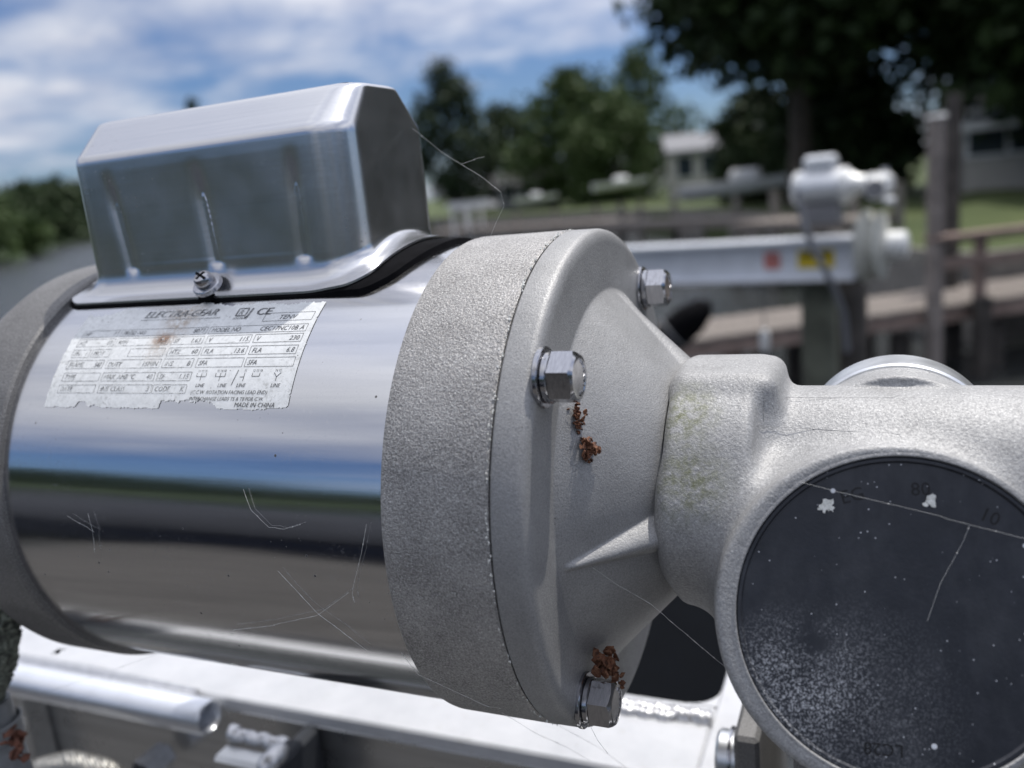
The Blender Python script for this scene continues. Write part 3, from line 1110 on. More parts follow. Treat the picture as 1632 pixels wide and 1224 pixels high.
    t = np.linspace(0, len(P_) - 1, 40)
    P_ = np.stack([np.interp(t, range(len(P_)), P_[:, k]) for k in range(3)], 1)
    o = MB().tube(P_, .0105, 8).build('power_cable', plain('grey_cable_sheath', (.16, .165, .18), .5), smooth=60, mm=False)
    tag(o, 'grey power cable curving down from the neighbouring motor across its beam', 'cable')
    # pilings carrying the beam
    for i, (px, dd, r, lab) in enumerate([(1302, NB + .12, .06, 'greenish grey round piling under the right end of the pale beam'), (1345, NB + .35, .075, 'darker piling behind the cable under the beam end')]):
        b0 = place(px, dd, 0)
        zt = R_[2] - .08
        o = MB().tube([(b0[0], b0[1], -2.6), (b0[0], b0[1], -1), (b0[0], b0[1], zt)], [r * 1.15, r * 1.05, r], 18).build('timber_piling', [plain('algae_grey_piling', (.10, .105, .08), .85, 0, .4, 12, .004, 60), M_DARKTIMBER][i], mm=False)
        tag(o, lab, 'piling')


M_ALU_N = plain('chalky_aluminium', (.78, .80, .84), .42, .35, .08, 12)
M_STICK_W = plain('white_red_sticker', (.62, .38, .34), .6, 0, .2, 60)
M_STICK_R = plain('red_ink', (.50, .06, .05), .6)
M_STICK_Y = plain('yellow_sticker', (.62, .46, .02), .6, 0, .15, 40)
neighbour()

# small dangling float and dark boat cowling between the beam and the pier
p = at(1219, 543, 3.2)
root = empty('dock_float', loc=p)
tag(root, 'small white elongated float hanging from a line under the pale beam', 'float')
MB().lathe([(-.045, .004), (-.04, .012), (-.02, .018), (.02, .018), (.04, .012), (.045, .004)], 16, 2).build('body', M_WHITE, root, mm=False)
MB().tube([(0, 0, .044), (0, 0, .24)], .003, 6).build('line', M_ROOF, root, mm=False)
p = at(1088, 520, 3.6)
v = []
root = empty('outboard_cowling', loc=p)
tag(root, 'black curved cowling jutting out behind the upper flange bolt', 'outboard')
root.rotation_euler = (0, math.radians(-38), math.radians(10))
MB().lathe([(-.16, .02), (-.15, .05), (-.05, .075), (.05, .07), (.12, .045), (.15, .01)], 24, 0).build('cowl', M_GASKET, root, 60, mm=False)
MB().lathe([(-.052, .0765), (-.046, .0785), (-.040, .0760)], 24, 0).build('seam_band', M_ROOF, root, 60, mm=False)

# the pier deck the photographer stands on, mirrored in the shell
mb = MB()
for i in range(40):
    x = -2.6 + i * .14
    mb.box((x, -2.3, -1.24), (x + .132, -.16, -1.20), .004)
tag(mb.build('pier_deck', M_DARKDECK, smooth=30, mm=False), kind='structure')
o = MB().box((-3.2, -.155, -1.25), (3.2, -.045, -1.165), .01).build('reflector_strip', M_WHITE, smooth=30, mm=False)  # white strip added out of view to put a light band in the shell
tag(o, 'white bumper strip added unseen at the pier edge to lighten the shell reflection', 'reflector')

# unseen dark boat, added to make the dark band in shell and cover
root = empty('added_dark_boat', loc=(-4.6, -3.9, WATER_Z))
root.rotation_euler = (0, 0, math.radians(4))
tag(root, 'unseen dark boat shape added behind the pier to darken the shell reflection', 'boat')
st, nn = 21, 13
v, f = [], []
for i in range(st):
    t = i / (st - 1)
    hw = 1.15 * min(1, .35 + 2.2 * t) * (1 - max(0, t - .62) ** 2 * 5.2)
    for j in range(nn):
        a = math.pi * j / (nn - 1)
        v.append((9.5 * (t - .5), -math.cos(a) * hw, .95 + .25 * t - math.sin(a) ** .6 * 1.3))
for i in range(st - 1):
    for j in range(nn - 1):
        f.append((i * nn + j, (i + 1) * nn + j, (i + 1) * nn + j + 1, i * nn + j + 1))
mesh_obj('hull', v, f, plain('dark_blue_gelcoat', (.012, .016, .03), .25, 0, .1, 2), root, 50, mm=False)
v, f = [], []
for i in range(st):
    t = i / (st - 1)
    hw = 1.19 * min(1, .35 + 2.2 * t) * (1 - max(0, t - .62) ** 2 * 5.2)
    for j in range(nn):
        a = math.pi * j / (nn - 1)
        v.append((9.5 * (t - .5), -math.cos(a) * hw, .90 + .25 * t + math.sin(a) * (.75 + .08 * math.sin(t * 20)) * (1 - .5 * t)))
for i in range(st - 1):
    for j in range(nn - 1):
        f.append((i * nn + j, i * nn + j + 1, (i + 1) * nn + j + 1, (i + 1) * nn + j))
mesh_obj('added_boat_cover', v, f, plain('navy_canvas', (.014, .016, .022), .85, 0, .3, 3), root, 60, mm=False)

# ------------------------------------------------------------------ the lift beam under the motor
def lift_beam():
    root = empty('lift_beam', loc=(0, 0, -.155))
    tag(root, 'bright aluminium beam directly under the big motor, pipe along its edge', 'lift beam')
    def add(o):
        o.matrix_basis = Matrix.Translation((0, 0, .155))
        return o
    zb = -155
    # top plate with an opening to the right: outline with a rounded inner corner
    add(MB().box((-900, 46.5, zb - 8), (19.9, 103, zb), 1.2).build('top_plate', M_WALU, root, 30))
    add(MB().box((20, 46.5, zb - 8), (52, 420, zb + .4), 1.2).build('cross_plate', M_WALU, root, 30))
    mb = MB()
    k = 10
    v = [(20, 103, 0), ]
    arc = [(20 - 14 + 14 * math.cos(t), 103 + 14 - 14 * math.sin(t)) for t in np.linspace(0, math.pi / 2, k)]
    pts = [(20.2, 102.8)] + arc
    vv = [(x, y, zb - .3) for x, y in pts] + [(x, y, zb - 8) for x, y in pts]
    m = len(pts)
    ff = [tuple(range(m)), tuple(range(m, 2 * m))[::-1]] + [(i, i + 1, i + 1 + m, i + m) for i in range(m - 1)]
    add(mesh_obj('corner_gusset', vv, ff, M_WALU, root, 30))
    add(MB().box((-900, 47.5, zb - 150), (30, 52, zb - 8.2), .8).build('front_web', M_ALU, root, 30))
    add(MB().box((-900, 40, zb - 160), (30, 103, zb - 150.2), 1).build('bottom_plate', M_ALU, root, 30))
    add(MB().box((-260, 352, -640), (19, 358, -118), 1).build('shade_panel', M_SHADE_RIB, root, 30))  # added near-black sheet standing in for the shade behind the opening
    # weld bead: overlapping scallops
    xs = np.arange(-28, 20, 2.4)
    mb = MB()
    path = np.stack([xs, 91 + .5 * np.sin(xs), np.full(len(xs), zb + .6)], 1)
    dense = []
    rad = []
    for i, x in enumerate(np.linspace(-28, 20, 90)):
        dense.append((x, 91 + .6 * math.sin(x * .7), zb + .2))
        rad.append(4.0 + .7 * abs(math.sin(x * 1.35)) - (2.5 if i in (0, 89) else 0))
    add(MB().tube(dense, rad, 12).build('weld_bead', M_WELD, root, 60))
    add(MB().tube([(x, y - 3, z) for x, y, z in dense[5:60]], [r * .7 for r in rad[5:60]], 12).build('weld_bead', M_WELD, root, 60))
    # pipe along the front edge, hollow end
    cx, cy, cz = -236.5, 36, -161.0
    R0, R1 = 9.3, 7.0
    prof = [(-900, R0), (cx - .8, R0), (cx, R0 - .6), (cx, R1 + .5), (cx - .8, R1), (cx - 60, R1)]
    add(MB().lathe(prof, 36, 0, (0, cy, cz)).build('guide_pipe', M_PIPE, root, 40))
    add(MB().tube([(-420, 45, -153.5), (-330, 45, -153.5), (-252, 45, -154)], [3.2, 3.6, 2.0], 10).build('weld_bead', M_WELD, root, 60))
    # welded bracket in front of the web
    def q(px, py, y):
        return on_plane(px, py, 1, y)
    a, b = q(345, 1178, 20), q(448, 1196, 20)
    lo = (a[0], 14, a[2] - 75)
    add(MB().box((a[0], 14, a[2] - 80), (b[0] - 6, 26, a[2] - 6), 2).build('bracket', M_ALU, root, 30))
    add(MB().box((b[0] - 5.8, 10, a[2] - 80), (b[0] + 3.5, 47.3, a[2] - 2), 2).build('bracket_rib', M_SHADE_RIB, root, 30))
    wx = np.linspace(a[0] - 1, b[0] - 4, 60)
    add(MB().tube([(x, 30 + .8 * math.sin(x * .6), a[2] - 4) for x in wx], [3.3 + .5 * abs(math.sin(x * .5)) + (1.2 if i < 10 else 0) - (3 if i in (0, 59) else 0) for i, x in enumerate(wx)], 12).build('weld_bead', M_WELD, root, 60))
    add(MB().tube([(b[0] - 2, y, a[2] - 1) for y in np.linspace(6, 26, 12)], [1.5, 3.6, 4.6, 5.2, 5.4, 5.0, 5.3, 5.1, 4.8, 4.2, 3.2, 1.5], 14).build('weld_bead', M_WELD, root, 60))
    add(MB().box((-392, 30, -235), (-380, 47.3, -164), 2).build('stiffener', M_ALU, root, 30))
    # bolt low on the web
    c = q(240, 1208, 30)
    add(MB().lathe([(-18, 8), (0, 8), (1.2, 7), (1.2, 0)], 6, 1, (c[0], 40, c[2] - 5), M=np.eye(4)).build('web_bolt', M_WELD, root, 20))
    return root


M_SHADE_RIB = plain('shade_and_rib_black', (.016, .019, .025), .7, 0, .2, 20)  # near-black: shade painted into the beam opening, also the bracket rib's colour
M_WELD = plain('weld_aluminium', (.62, .62, .63), .35, .8, .15, 300, .0006, 500)
M_PIPE = plain('satin_pipe_aluminium', (.74, .76, .80), .30, .75, .06, 60, .0001, 300)
lift_beam()

# wire rope on a drum at the bottom left
def rope():
    root = empty('wire_rope', loc=tuple(on_plane(85, 1235, 1, 5) * .001))
    tag(root, 'twisted steel wire rope in the bottom left corner below the beam', 'rope')
    base = np.array(root.location) * 1000
    key = np.array([on_plane(*q, 1, y) for q, y in (((20, 1262), 2), ((62, 1226), 4), ((112, 1214), 8), ((165, 1226), 12), ((215, 1262), 16))])
    t = np.linspace(0, 4, 120)
    path = np.stack([np.interp(t, range(5), key[:, k]) for k in range(3)], 1)
    for _ in range(12):
        path[1:-1] = (path[:-2] + path[1:-1] * 2 + path[2:]) / 4
    T = np.gradient(path, axis=0)
    T /= np.linalg.norm(T, axis=1)[:, None]
    n1 = np.cross(T, [0, 1.0, 0])
    n1 /= np.linalg.norm(n1, axis=1)[:, None]
    n2 = np.cross(T, n1)
    arc = np.r_[0, np.cumsum(np.linalg.norm(np.diff(path, axis=0), axis=1))]
    for k in range(6):
        a = arc / 22 * 2 * math.pi + k * math.pi / 3
        P_ = path + 4.0 * (np.cos(a)[:, None] * n1 + np.sin(a)[:, None] * n2) - base
        MB().tube(P_, 2.3, 8).build('strand', M_ROPE, root, 60)
    MB().tube(path - base, 2.0, 8).build('core', M_ROPE, root, 60)
    return root


def rope_mat():
    m = Mat('steel_rope_strands')
    n = m.N('ShaderNodeTexWave')
    n.bands_direction = 'DIAGONAL'
    n.inputs['Scale'].default_value = 260
    n.inputs['Distortion'].default_value = 1.0
    m.L(m.tc.outputs['Object'], n.inputs['Vector'])
    m.set(color=m.ramp(n.outputs['Fac'], (.1, (.12, .115, .10)), (.7, (.50, .49, .46))), metal=.7, rough=.4)
    m.bump(n.outputs['Fac'], .3, .001)
    return m.m


M_ROPE = rope_mat()
rope()

# ------------------------------------------------------------------ the gear motor
MOTOR = empty('gear_motor')
tag(MOTOR, 'big polished stainless lift motor with grey cast flange and gearbox', 'motor')

MB().lathe([(-190, 80.8), (-150, 80.8), (-110, 80.8), (-70, 80.8), (-31, 80.8)], 200, 0).build('shell', M_SHELL, MOTOR, 60)
MB().lathe([(-240, 10), (-239, 50), (-234, 62), (-226, 74), (-219, 80), (-212, 83), (-210, 83.4), (-186.4, 83.4), (-185.4, 82.6), (-185.2, 80.0)], 160, 0, cap0=True).build('end_cap', M_CAP, MOTOR, 25)
MB().lathe([(-32.4, 79), (-33.1, 81.2), (-32.6, 82.4), (-31.5, 82.6), (-1.0, 82.6), (-.35, 82.1), (-.3, 80)], 200, 0).build('end_bell_ring', M_RING, MOTOR, 25)


# flange adapter: a polar height field (flange face, cone, ribs)
def adapter():
    n, rs = 900, []
    side = [(.0, 80.0), (.05, 82.0), (.6, 82.5), (7.4, 82.4), (8.4, 82.1), (9.2, 81.4), (9.7, 80.5)]
    rad = np.concatenate([np.linspace(79.2, 64.5, 12), np.linspace(63.8, 60.5, 9), np.linspace(59.8, 36, 110), np.linspace(35.7, 31, 14)])
    th = np.arange(n) * 2 * math.pi / n
    ribs = [math.radians(a) for a in (-7, 101, 225)]
    def height(r, t):
        flat = 9.8
        cone = 9.8 + np.clip(62.6 - r, 0, None) * .94
        k = 1.6
        h = np.where(r > 64.2, flat, 0) + 0.0
        x = cone - flat
        h = flat + 0.5 * (x + np.sqrt(x * x + .5))
        h = np.minimum(h, 34.0)
        for a in ribs:
            dt = (t - a + math.pi) % (2 * math.pi) - math.pi
            s = np.clip(61.0 - r, 0, None)
            w = .8 + .235 * s
            lat = np.where(np.abs(dt) < 1.2, r * np.sin(dt), 99)
            rb = h + np.minimum(w * (1.5 if a < 0 else .55), 9) * (1 - (lat / w) ** 2)
            e = rb - h
            k = .5
            h = h + np.where((s > .2) & (e > -6), .5 * (e + np.sqrt(e * e + k)) - .5 * (-6 + math.sqrt(36 + k)), 0)
        return np.minimum(h, 36.0)
    v, f = [], []
    for (x, r) in side:
        v.append(np.stack([np.full(n, x), -r * np.cos(th), r * np.sin(th)], 1))
    for r in rad:
        v.append(np.stack([height(np.full(n, r), th), -r * np.cos(th), r * np.sin(th)], 1))
    m = len(v)
    for i in range(m - 1):
        for j in range(n):
            k = (j + 1) % n
            f.append((i * n + j, (i + 1) * n + j, (i + 1) * n + k, i * n + k))
    return mesh_obj('flange_adapter', np.concatenate(v), f, M_FLANGE, MOTOR, 40)


adapter()


# pale crumbs of dried coating squeezed along the seam of ring and flange
mb = MB()
for i in range(130):
    a = math.radians(rng.uniform(2, 92)) if i < 105 else math.radians(rng.uniform(-60, 2))
    p = np.array([rng.normal() * .35 - .5, -82.55 * math.cos(a), 82.55 * math.sin(a)])
    sz = rng.uniform(.12, .42)
    dv = rng.normal(size=(6, 3)) * .25 + np.array([(1, 0, 0), (-1, 0, 0), (0, 1, 0), (0, -1, 0), (0, 0, 1), (0, 0, -1)])
    mb.add(p + dv * sz * np.array([.8, 1, 1.6]), [(0, 2, 4), (2, 1, 4), (1, 3, 4), (3, 0, 4), (2, 0, 5), (1, 2, 5), (3, 1, 5), (0, 3, 5)])
tag(mb.build('seam_crumbs', M_LICH, MOTOR, None), kind='stuff')


# gear housing: union of cast volumes meshed with surface nets
def smin(a, b, k):
    h = np.clip(.5 + .5 * (b - a) / k, 0, 1)
    return b + (a - b) * h - k * h * (1 - h)


DC = np.array([96.1, -51.2, -18.0])                       # rim centre of the round housing face
_a, _b = math.radians(12), math.radians(18)
DN = np.array([math.sin(_a), -math.cos(_a) * math.cos(_b), math.sin(_b)])
DN /= np.linalg.norm(DN)
DX = np.cross([0, 0, 1], DN)
DX /= np.linalg.norm(DX)
if DX[0] < 0:
    DX = -DX
DY = np.cross(DN, DX)
if DY[2] < 0:
    DY = -DY


def cyl_sdf(P, c, ax, r, l0, l1, rnd):
    q = P - c
    al = q @ ax
    rad = np.sqrt(np.clip((q * q).sum(-1) - al * al, 0, None))
    dx = rad - (r - rnd)
    dy = np.maximum(l0 + rnd - al, al - (l1 - rnd))
    return np.minimum(np.maximum(dx, dy), 0) + np.sqrt(np.maximum(dx, 0) ** 2 + np.maximum(dy, 0) ** 2) - rnd


def box_sdf(P, lo, hi, rnd):
    c, h = (np.array(lo) + hi) / 2, (np.array(hi) - lo) / 2 - rnd
    q = np.abs(P - c) - h
    return np.minimum(q.max(-1), 0) + np.sqrt((np.maximum(q, 0) ** 2).sum(-1)) - rnd


DCAP = DC + DX * 2.1 + DY * .1
X_, Y_, Z_ = np.eye(3)


def gear_sdf(P):
    d = cyl_sdf(P, np.array([0, 0, 0.]), X_, 29.6, 34.5, 190, 2)
    d = smin(d, cyl_sdf(P, np.array([0, -2, -1.]), X_, 39.5, 34.6, 60, 3.0), 9)
    d = smin(d, box_sdf(P, np.array([34.6, -19, 10]), np.array([65.5, 14, 37.6]), 4.5), 5)
    d = smin(d, cyl_sdf(P, np.array([0, -27, -4.]), X_, 17.5, 34.7, 80, 3), 8)
    # wheel housing drum running back from the face
    d = smin(d, cyl_sdf(P, DC, DN, 42.6, -78, -7, 3), 10)
    d = smin(d, cyl_sdf(P, DC, DN, 44.4, -9.0, 0, 1.6), 1.5)
    d = np.maximum(d, -cyl_sdf(P, DCAP, DN, 41.2, -3.2, 6, .4))      # recess for the cap
    # output boss at the back
    d = smin(d, cyl_sdf(P, np.array([97.7, 0, 4.8]), Y_, 28.2, 1, 13.5, 1.0), 2)
    return d


def surface_nets(fn, lo, hi, h):
    nx, ny, nz = [int(math.ceil((b - a) / h)) + 1 for a, b in zip(lo, hi)]
    gx, gy, gz = lo[0] + h * np.arange(nx), lo[1] + h * np.arange(ny), lo[2] + h * np.arange(nz)
    F = np.empty((nx, ny, nz))
    for i in range(0, nx, 16):
        G = np.stack(np.meshgrid(gx[i:i + 16], gy, gz, indexing='ij'), -1)
        F[i:i + 16] = fn(G)
    S = F < 0
    c = np.zeros((nx - 1, ny - 1, nz - 1), int)
    for a in (0, 1):
        for b in (0, 1):
            for e in (0, 1):
                c += S[a:nx - 1 + a, b:ny - 1 + b, e:nz - 1 + e]
    cells = np.argwhere((c > 0) & (c < 8))
    idx = -np.ones(c.shape, int)
    idx[tuple(cells.T)] = np.arange(len(cells))
    acc, cnt = np.zeros((len(cells), 3)), np.zeros(len(cells))
    cor = [(a, b, e) for a in (0, 1) for b in (0, 1) for e in (0, 1)]
    for A in cor:
        for ax in range(3):
            if A[ax] == 1:
                continue
            B = list(A)
            B[ax] = 1
            fa, fb = F[tuple((cells + A).T)], F[tuple((cells + B).T)]
            m = (fa < 0) != (fb < 0)
            t = fa[m] / (fa[m] - fb[m])
            p = np.tile(np.array(A, float), (m.sum(), 1))
            p[:, ax] = t
            acc[m] += p
            cnt[m] += 1
    V = np.array(lo) + h * (cells + acc / cnt[:, None])
    faces = []
    for ax in range(3):
        o1, o2 = [(1, 2), (2, 0), (0, 1)][ax]
        sl0 = [slice(None)] * 3
        sl1 = [slice(None)] * 3
        sl0[ax], sl1[ax] = slice(0, -1), slice(1, None)
        e = np.argwhere(S[tuple(sl0)] != S[tuple(sl1)])
        e = e[(e[:, o1] > 0) & (e[:, o2] > 0) & (e[:, o1] < F.shape[o1] - 1) & (e[:, o2] < F.shape[o2] - 1)]
        u1, u2 = np.zeros(3, int), np.zeros(3, int)
        u1[o1] = 1
        u2[o2] = 1
        q = np.stack([idx[tuple((e - u1 - u2).T)], idx[tuple((e - u2).T)], idx[tuple(e.T)], idx[tuple((e - u1).T)]], 1)
        flip = ~S[tuple(e.T)]
        q[flip] = q[flip][:, ::-1]
        faces.append(q)
    for _ in range(2):
        d0 = fn(V)
        g = np.stack([(fn(V + np.eye(3)[k] * .05) - fn(V - np.eye(3)[k] * .05)) / .1 for k in range(3)], 1)
        V = V - np.clip(d0, -h, h)[:, None] * g / np.maximum((g * g).sum(1), .2)[:, None]
    return V, np.concatenate(faces)


V, Fq = surface_nets(gear_sdf, (33.0, -76, -72), (182, 24, 47), .95)
me_ok = (Fq >= 0).all(1)
mesh_obj('gear_housing', V, Fq[me_ok], M_GEAR, MOTOR, 55)

# parting line and casting marks on the gearbox
mb = MB()
def gearpt(px, py, off=.1):
    d = ray(px, py)
    d = d / np.linalg.norm(d)
    p = CAM.copy()
    for _ in range(200):
        s = float(gear_sdf(p[None])[0])
        p = p + d * max(s, .01) * .8
        if s < off:
            break
    return p
for line in ([(1178, 676), (1230, 680), (1300, 684), (1360, 688), (1420, 690), (1434, 693), (1437, 700)], [(1252, 633), (1330, 634), (1420, 634), (1432, 631), (1434, 618)],
             [(1218, 582), (1219, 630), (1217, 672)], [(1434, 592), (1434, 604), (1450, 606)], [(1092, 576), (1150, 574), (1205, 575)]):
    P_ = np.array([gearpt(a, b, .02) for a, b in line])
    t = np.linspace(0, len(P_) - 1, 4 * len(P_))
    mb.tube(np.stack([np.interp(t, range(len(P_)), P_[:, k]) for k in range(3)], 1), .065, 6)
mb.build('parting_line', M_GEAR, MOTOR, 60)

# machined bearing ring at the back
MB().lathe([(13.6, 16), (13.7, 28.4), (14.4, 29.0), (27.0, 29.0), (27.8, 28.2), (27.9, 8)], 96, 1, (97.7, 0, 5.0)).build('bearing_ring', M_MACH, MOTOR, 25)

# black round cap with raised rim and lettering
MD = np.eye(4)
MD[:3, 0], MD[:3, 1], MD[:3, 2], MD[:3, 3] = DX, DY, DN, DCAP
def dpos(px, py, off=-1.2):            # point of the cap's face under a pixel, and its 2-d position there
    d = ray(px, py)
    c = DC + DN * off
    p = CAM + d * (((c - CAM) @ DN) / (d @ DN))
    return p, ((p - DC) @ DX, (p - DC) @ DY)
DUST_A = tuple(dpos(1265, 1085)[0] * .001)
DUST_B = tuple(dpos(1360, 1130)[0] * .001)
DUST_C = tuple(dpos(1296, 1016)[0] * .001)
M_DISC = disc_mat()
n = 128
prof = [(-2.6, 41.0), (-.9, 41.0), (-.5, 40.6), (-.5, 39.9), (-.8, 39.6), (-1.2, 39.4), (-1.2, 30), (-1.2, 20), (-1.2, 8)]
disc = MB().lathe(prof, n, 2, cap1=True, M=MD).build('round_cap', M_DISC, MOTOR, 30)
MB().lathe([(-2.9, 41.05), (-.2, 41.05), (.1, 41.3), (.14, 41.8), (-.25, 42.7)], n, 2, M=MD).build('cap_rim', M_GEAR, MOTOR, 40)


def text_mesh(body, size, shear=0.0, align='LEFT', space=1.0, xs=1.0):
    cu = bpy.data.curves.new('t', 'FONT')
    cu.body = body
    cu.size = size
    cu.shear = shear
    cu.align_x = align
    cu.space_character = space
    cu.resolution_u = 2
    ob = bpy.data.objects.new('t', cu)
    COL.objects.link(ob)
    me = bpy.data.meshes.new_from_object(ob)
    v = np.empty(len(me.vertices) * 3)
    me.vertices.foreach_get('co', v)
    v = v.reshape(-1, 3)
    v[:, 0] *= xs
    f = [tuple(p.vertices) for p in me.polygons]
    bpy.data.objects.remove(ob)
    bpy.data.curves.remove(cu)
    bpy.data.meshes.remove(me)
    return v, f


M_DTXT = plain('moulded_letter_plastic', (.003, .003, .004), .6)
for (s, px, py, ang) in (('EG', 1358, 789, 12), ('80', 1467, 779, 0), ('10', 1578, 823, -27), ('LC28', 1408, 1196, 176)):
    v, f = text_mesh(s, 4.9 if s != 'LC28' else 4.4, align='CENTER')
    c = dpos(px, py)[1]
    a = math.radians(ang)
    y0 = v[:, 1] - 1.7
    x = v[:, 0] * math.cos(a) - y0 * math.sin(a) + c[0]
    y = v[:, 0] * math.sin(a) + y0 * math.cos(a) + c[1]
    P_ = DC + np.outer(x, DX) + np.outer(y, DY) + DN * -1.12
    mesh_obj('moulded_lettering', P_, f, M_DTXT, disc)


# capacitor cover
def rrect(x0, x1, y0, y1, r, nf=600, ne=34, nc=10):
    pts = []
    for x in np.linspace(x0 + r, x1 - r, nf, endpoint=False):
        pts.append((x, y0))
    for t in np.linspace(-math.pi / 2, 0, nc, endpoint=False):
        pts.append((x1 - r + r * math.cos(t), y0 + r + r * math.sin(t)))
    for y in np.linspace(y0 + r, y1 - r, ne, endpoint=False):
        pts.append((x1, y))
    for t in np.linspace(0, math.pi / 2, nc, endpoint=False):
        pts.append((x1 - r + r * math.cos(t), y1 - r + r * math.sin(t)))
    for x in np.linspace(x1 - r, x0 + r, 40, endpoint=False):
        pts.append((x, y1))
    for t in np.linspace(math.pi / 2, math.pi, nc, endpoint=False):
        pts.append((x0 + r + r * math.cos(t), y1 - r + r * math.sin(t)))
    for y in np.linspace(y1 - r, y0 + r, ne, endpoint=False):
        pts.append((x0, y))
    for t in np.linspace(math.pi, 1.5 * math.pi, nc, endpoint=False):
        pts.append((x0 + r + r * math.cos(t), y0 + r + r * math.sin(t)))
    return np.array(pts)


def cz(y, R):
    return np.sqrt(np.maximum(R * R - y * y, 1))


def loft(loops, cap=True):
    n = len(loops[0])
    f = []
    for i in range(len(loops) - 1):
        for j in range(n):
            k = (j + 1) % n
            f.append((i * n + j, i * n + k, (i + 1) * n + k, (i + 1) * n + j))
    if cap:
        f.append(tuple((len(loops) - 1) * n + j for j in range(n)))
    return np.concatenate(loops), f


def smooth01(t):
    t = np.clip(t, 0, 1)
    return t * t * (3 - 2 * t)


def cover():
    loops = []
    FO = rrect(-187, -55.0, -40.6, 36, 9)
    def bulge(L, R, k):                 # the foot's right end runs further along the shell at the crown
        L = L.copy()
        w = np.clip((L[:, 0] + 75) / 24, 0, 1)
        L[:, 0] += w * k * np.clip(1 - (L[:, 1] / 38) ** 2, 0, 1)
        return L
    FO = bulge(FO, 0, 4)
    rise = 1.6 * smooth01((FO[:, 0] + 78) / 20)
    zf = cz(FO[:, 1], 82.1) + rise
    loops.append(np.c_[FO, zf - .2])
    loops.append(np.c_[FO, zf + .5])
    WB = rrect(-181.0, -61, -34, 28, 12)
    zw = np.maximum(cz(WB[:, 1], 83.6) + 4.5, 81.0)
    for t in np.linspace(.08, 1, 9):
        # quarter-ellipse sweep from foot to wall
        a = t * math.pi / 2
        sx, sz = math.sin(a) ** .85, 1 - math.cos(a)
        P2 = FO + (WB - FO) * sx
        zz = (zf + .8) + (zw - zf - .8) * sz
        loops.append(np.c_[P2, zz])
    zsh = 120.5
    for t in np.linspace(0, 1, 64)[1:]:
        loops.append(np.c_[WB, zw + (zsh - zw) * t])
    # shoulder fillet, slope and crown as a profile: (z, front inset, end inset, corner)
    prof = []
    r = 4.5
    slope = math.atan2(15.5, 18)        # rise, run
    for t in np.linspace(.15, 1, 7):
        a = t * (math.pi / 2 - slope)
        prof.append((zsh + r * math.sin(a) * 1.0, r * (1 - math.cos(a)), .25 * t, 12))
    zA, iA = prof[-1][0], prof[-1][1]
    for t in np.linspace(0, 1, 9)[1:]:
        prof.append((zA + 10.6 * t, iA + 11.6 * t, .3 + .9 * t, 12 - 3 * t))
    zB, iB, eB = prof[-1][:3]
    for t in np.linspace(.15, 1, 8):
        a = t * slope
        prof.append((zB + 8.0 * (math.cos(slope - a) - math.cos(slope)), iB + 8.0 * (math.sin(slope) - math.sin(slope - a)) + .0, eB + 3.6 * t * t, 9 - t))
    for (z, i, e, cr) in prof:
        ext = 34 - i
        L = rrect(-181.0 + e, -61 - e, -34 + i, 28 - i, min(cr, (62 - 2 * i) / 2 - .5))
        loops.append(np.c_[L, np.full(len(L), z)])
    zt, i, e = prof[-1][:3]
    for k, (s, dz) in enumerate(((1.5, .25), (3.5, .45), (6, .55))):
        L = rrect(-181.0 + e + s, -61 - e - s, -34 + i + s * .6, 28 - i - s * .6, 3)
        loops.append(np.c_[L, np.full(len(L), zt + dz)])
    V, F_ = loft(loops)
    # three pressed flutes in the front wall
    for (xa, xb, w) in ((-159.5, -156.0, 2.6), (-119.5, -117.0, 2.9), (-80.0, -80.5, 2.7)):
        zz = V[:, 2]
        xc = xa + (xb - xa) * np.clip((115 - zz) / 33, 0, 1)
        g = np.exp(-((V[:, 0] - xc) / w) ** 2)
        win = smooth01((119.0 - zz) / 16) * smooth01((zz - 80.0) / 3.0)
        m = (V[:, 1] < -31) & (zz > 80)
        V[:, 1] += np.where(m, 1.1 * g * win, 0)
    # slight dish of the pressed wall
    m = (V[:, 1] < -33.0) & (V[:, 2] > 84) & (V[:, 2] < 120)
    dish = .35 * np.sin(np.clip((V[:, 0] + 172) / 109, 0, 1) * math.pi) * np.sin(np.clip((V[:, 2] - 82) / 35, 0, 1) * math.pi)
    V[:, 1] += np.where(m, dish, 0)
    c = mesh_obj('capacitor_cover', V, F_, M_COVER, MOTOR, 50)
    # black gasket beneath
    GO = bulge(rrect(-188, -49.0, -41.0, 37, 9), 0, 8)
    GI = bulge(rrect(-180, -56, -36, 32, 8), 0, 5)
    up = 1.25 * smooth01((GO[:, 0] + 78) / 20)
    lo = [np.c_[GI, cz(GI[:, 1], 80.0)], np.c_[GO, cz(GO[:, 1], 80.4)], np.c_[GO, cz(GO[:, 1], 81.5) + up], np.c_[GI + (GO - GI) * .75, cz(GO[:, 1] * .97, 81.9) + up], np.c_[GI, cz(GI[:, 1], 81.8) + up]]
    V2, F2 = loft(lo, False)
    mesh_obj('gasket', V2, F2, M_GASKET, MOTOR, 40)
    # screw
    ctr = np.array([-117.2, -39.6, 75.6])
    nrm = np.array([0, -.62, .78])
    Ms = frame(ctr, nrm)
    scw = MB().lathe([(-1.5, 3.4), (1.9, 3.4), (2.0, 3.4), (3.6, 3.2), (4.4, 2.6), (4.7, 1.4), (4.75, 0)], 36, 2, M=Ms).build('screw', M_BOLT, c, 30)
    MB().lathe([(-.6, 0), (-.6, 5.2), (.9, 5.2), (1.2, 4.9), (1.3, 3.45)], 36, 2, M=Ms).build('washer', M_BOLT, scw, 30)
    Mr = Ms.copy()
    Mr[:3, :3] = Ms[:3, :3] @ np.array(Matrix.Rotation(math.radians(-28), 3, 'Z'))
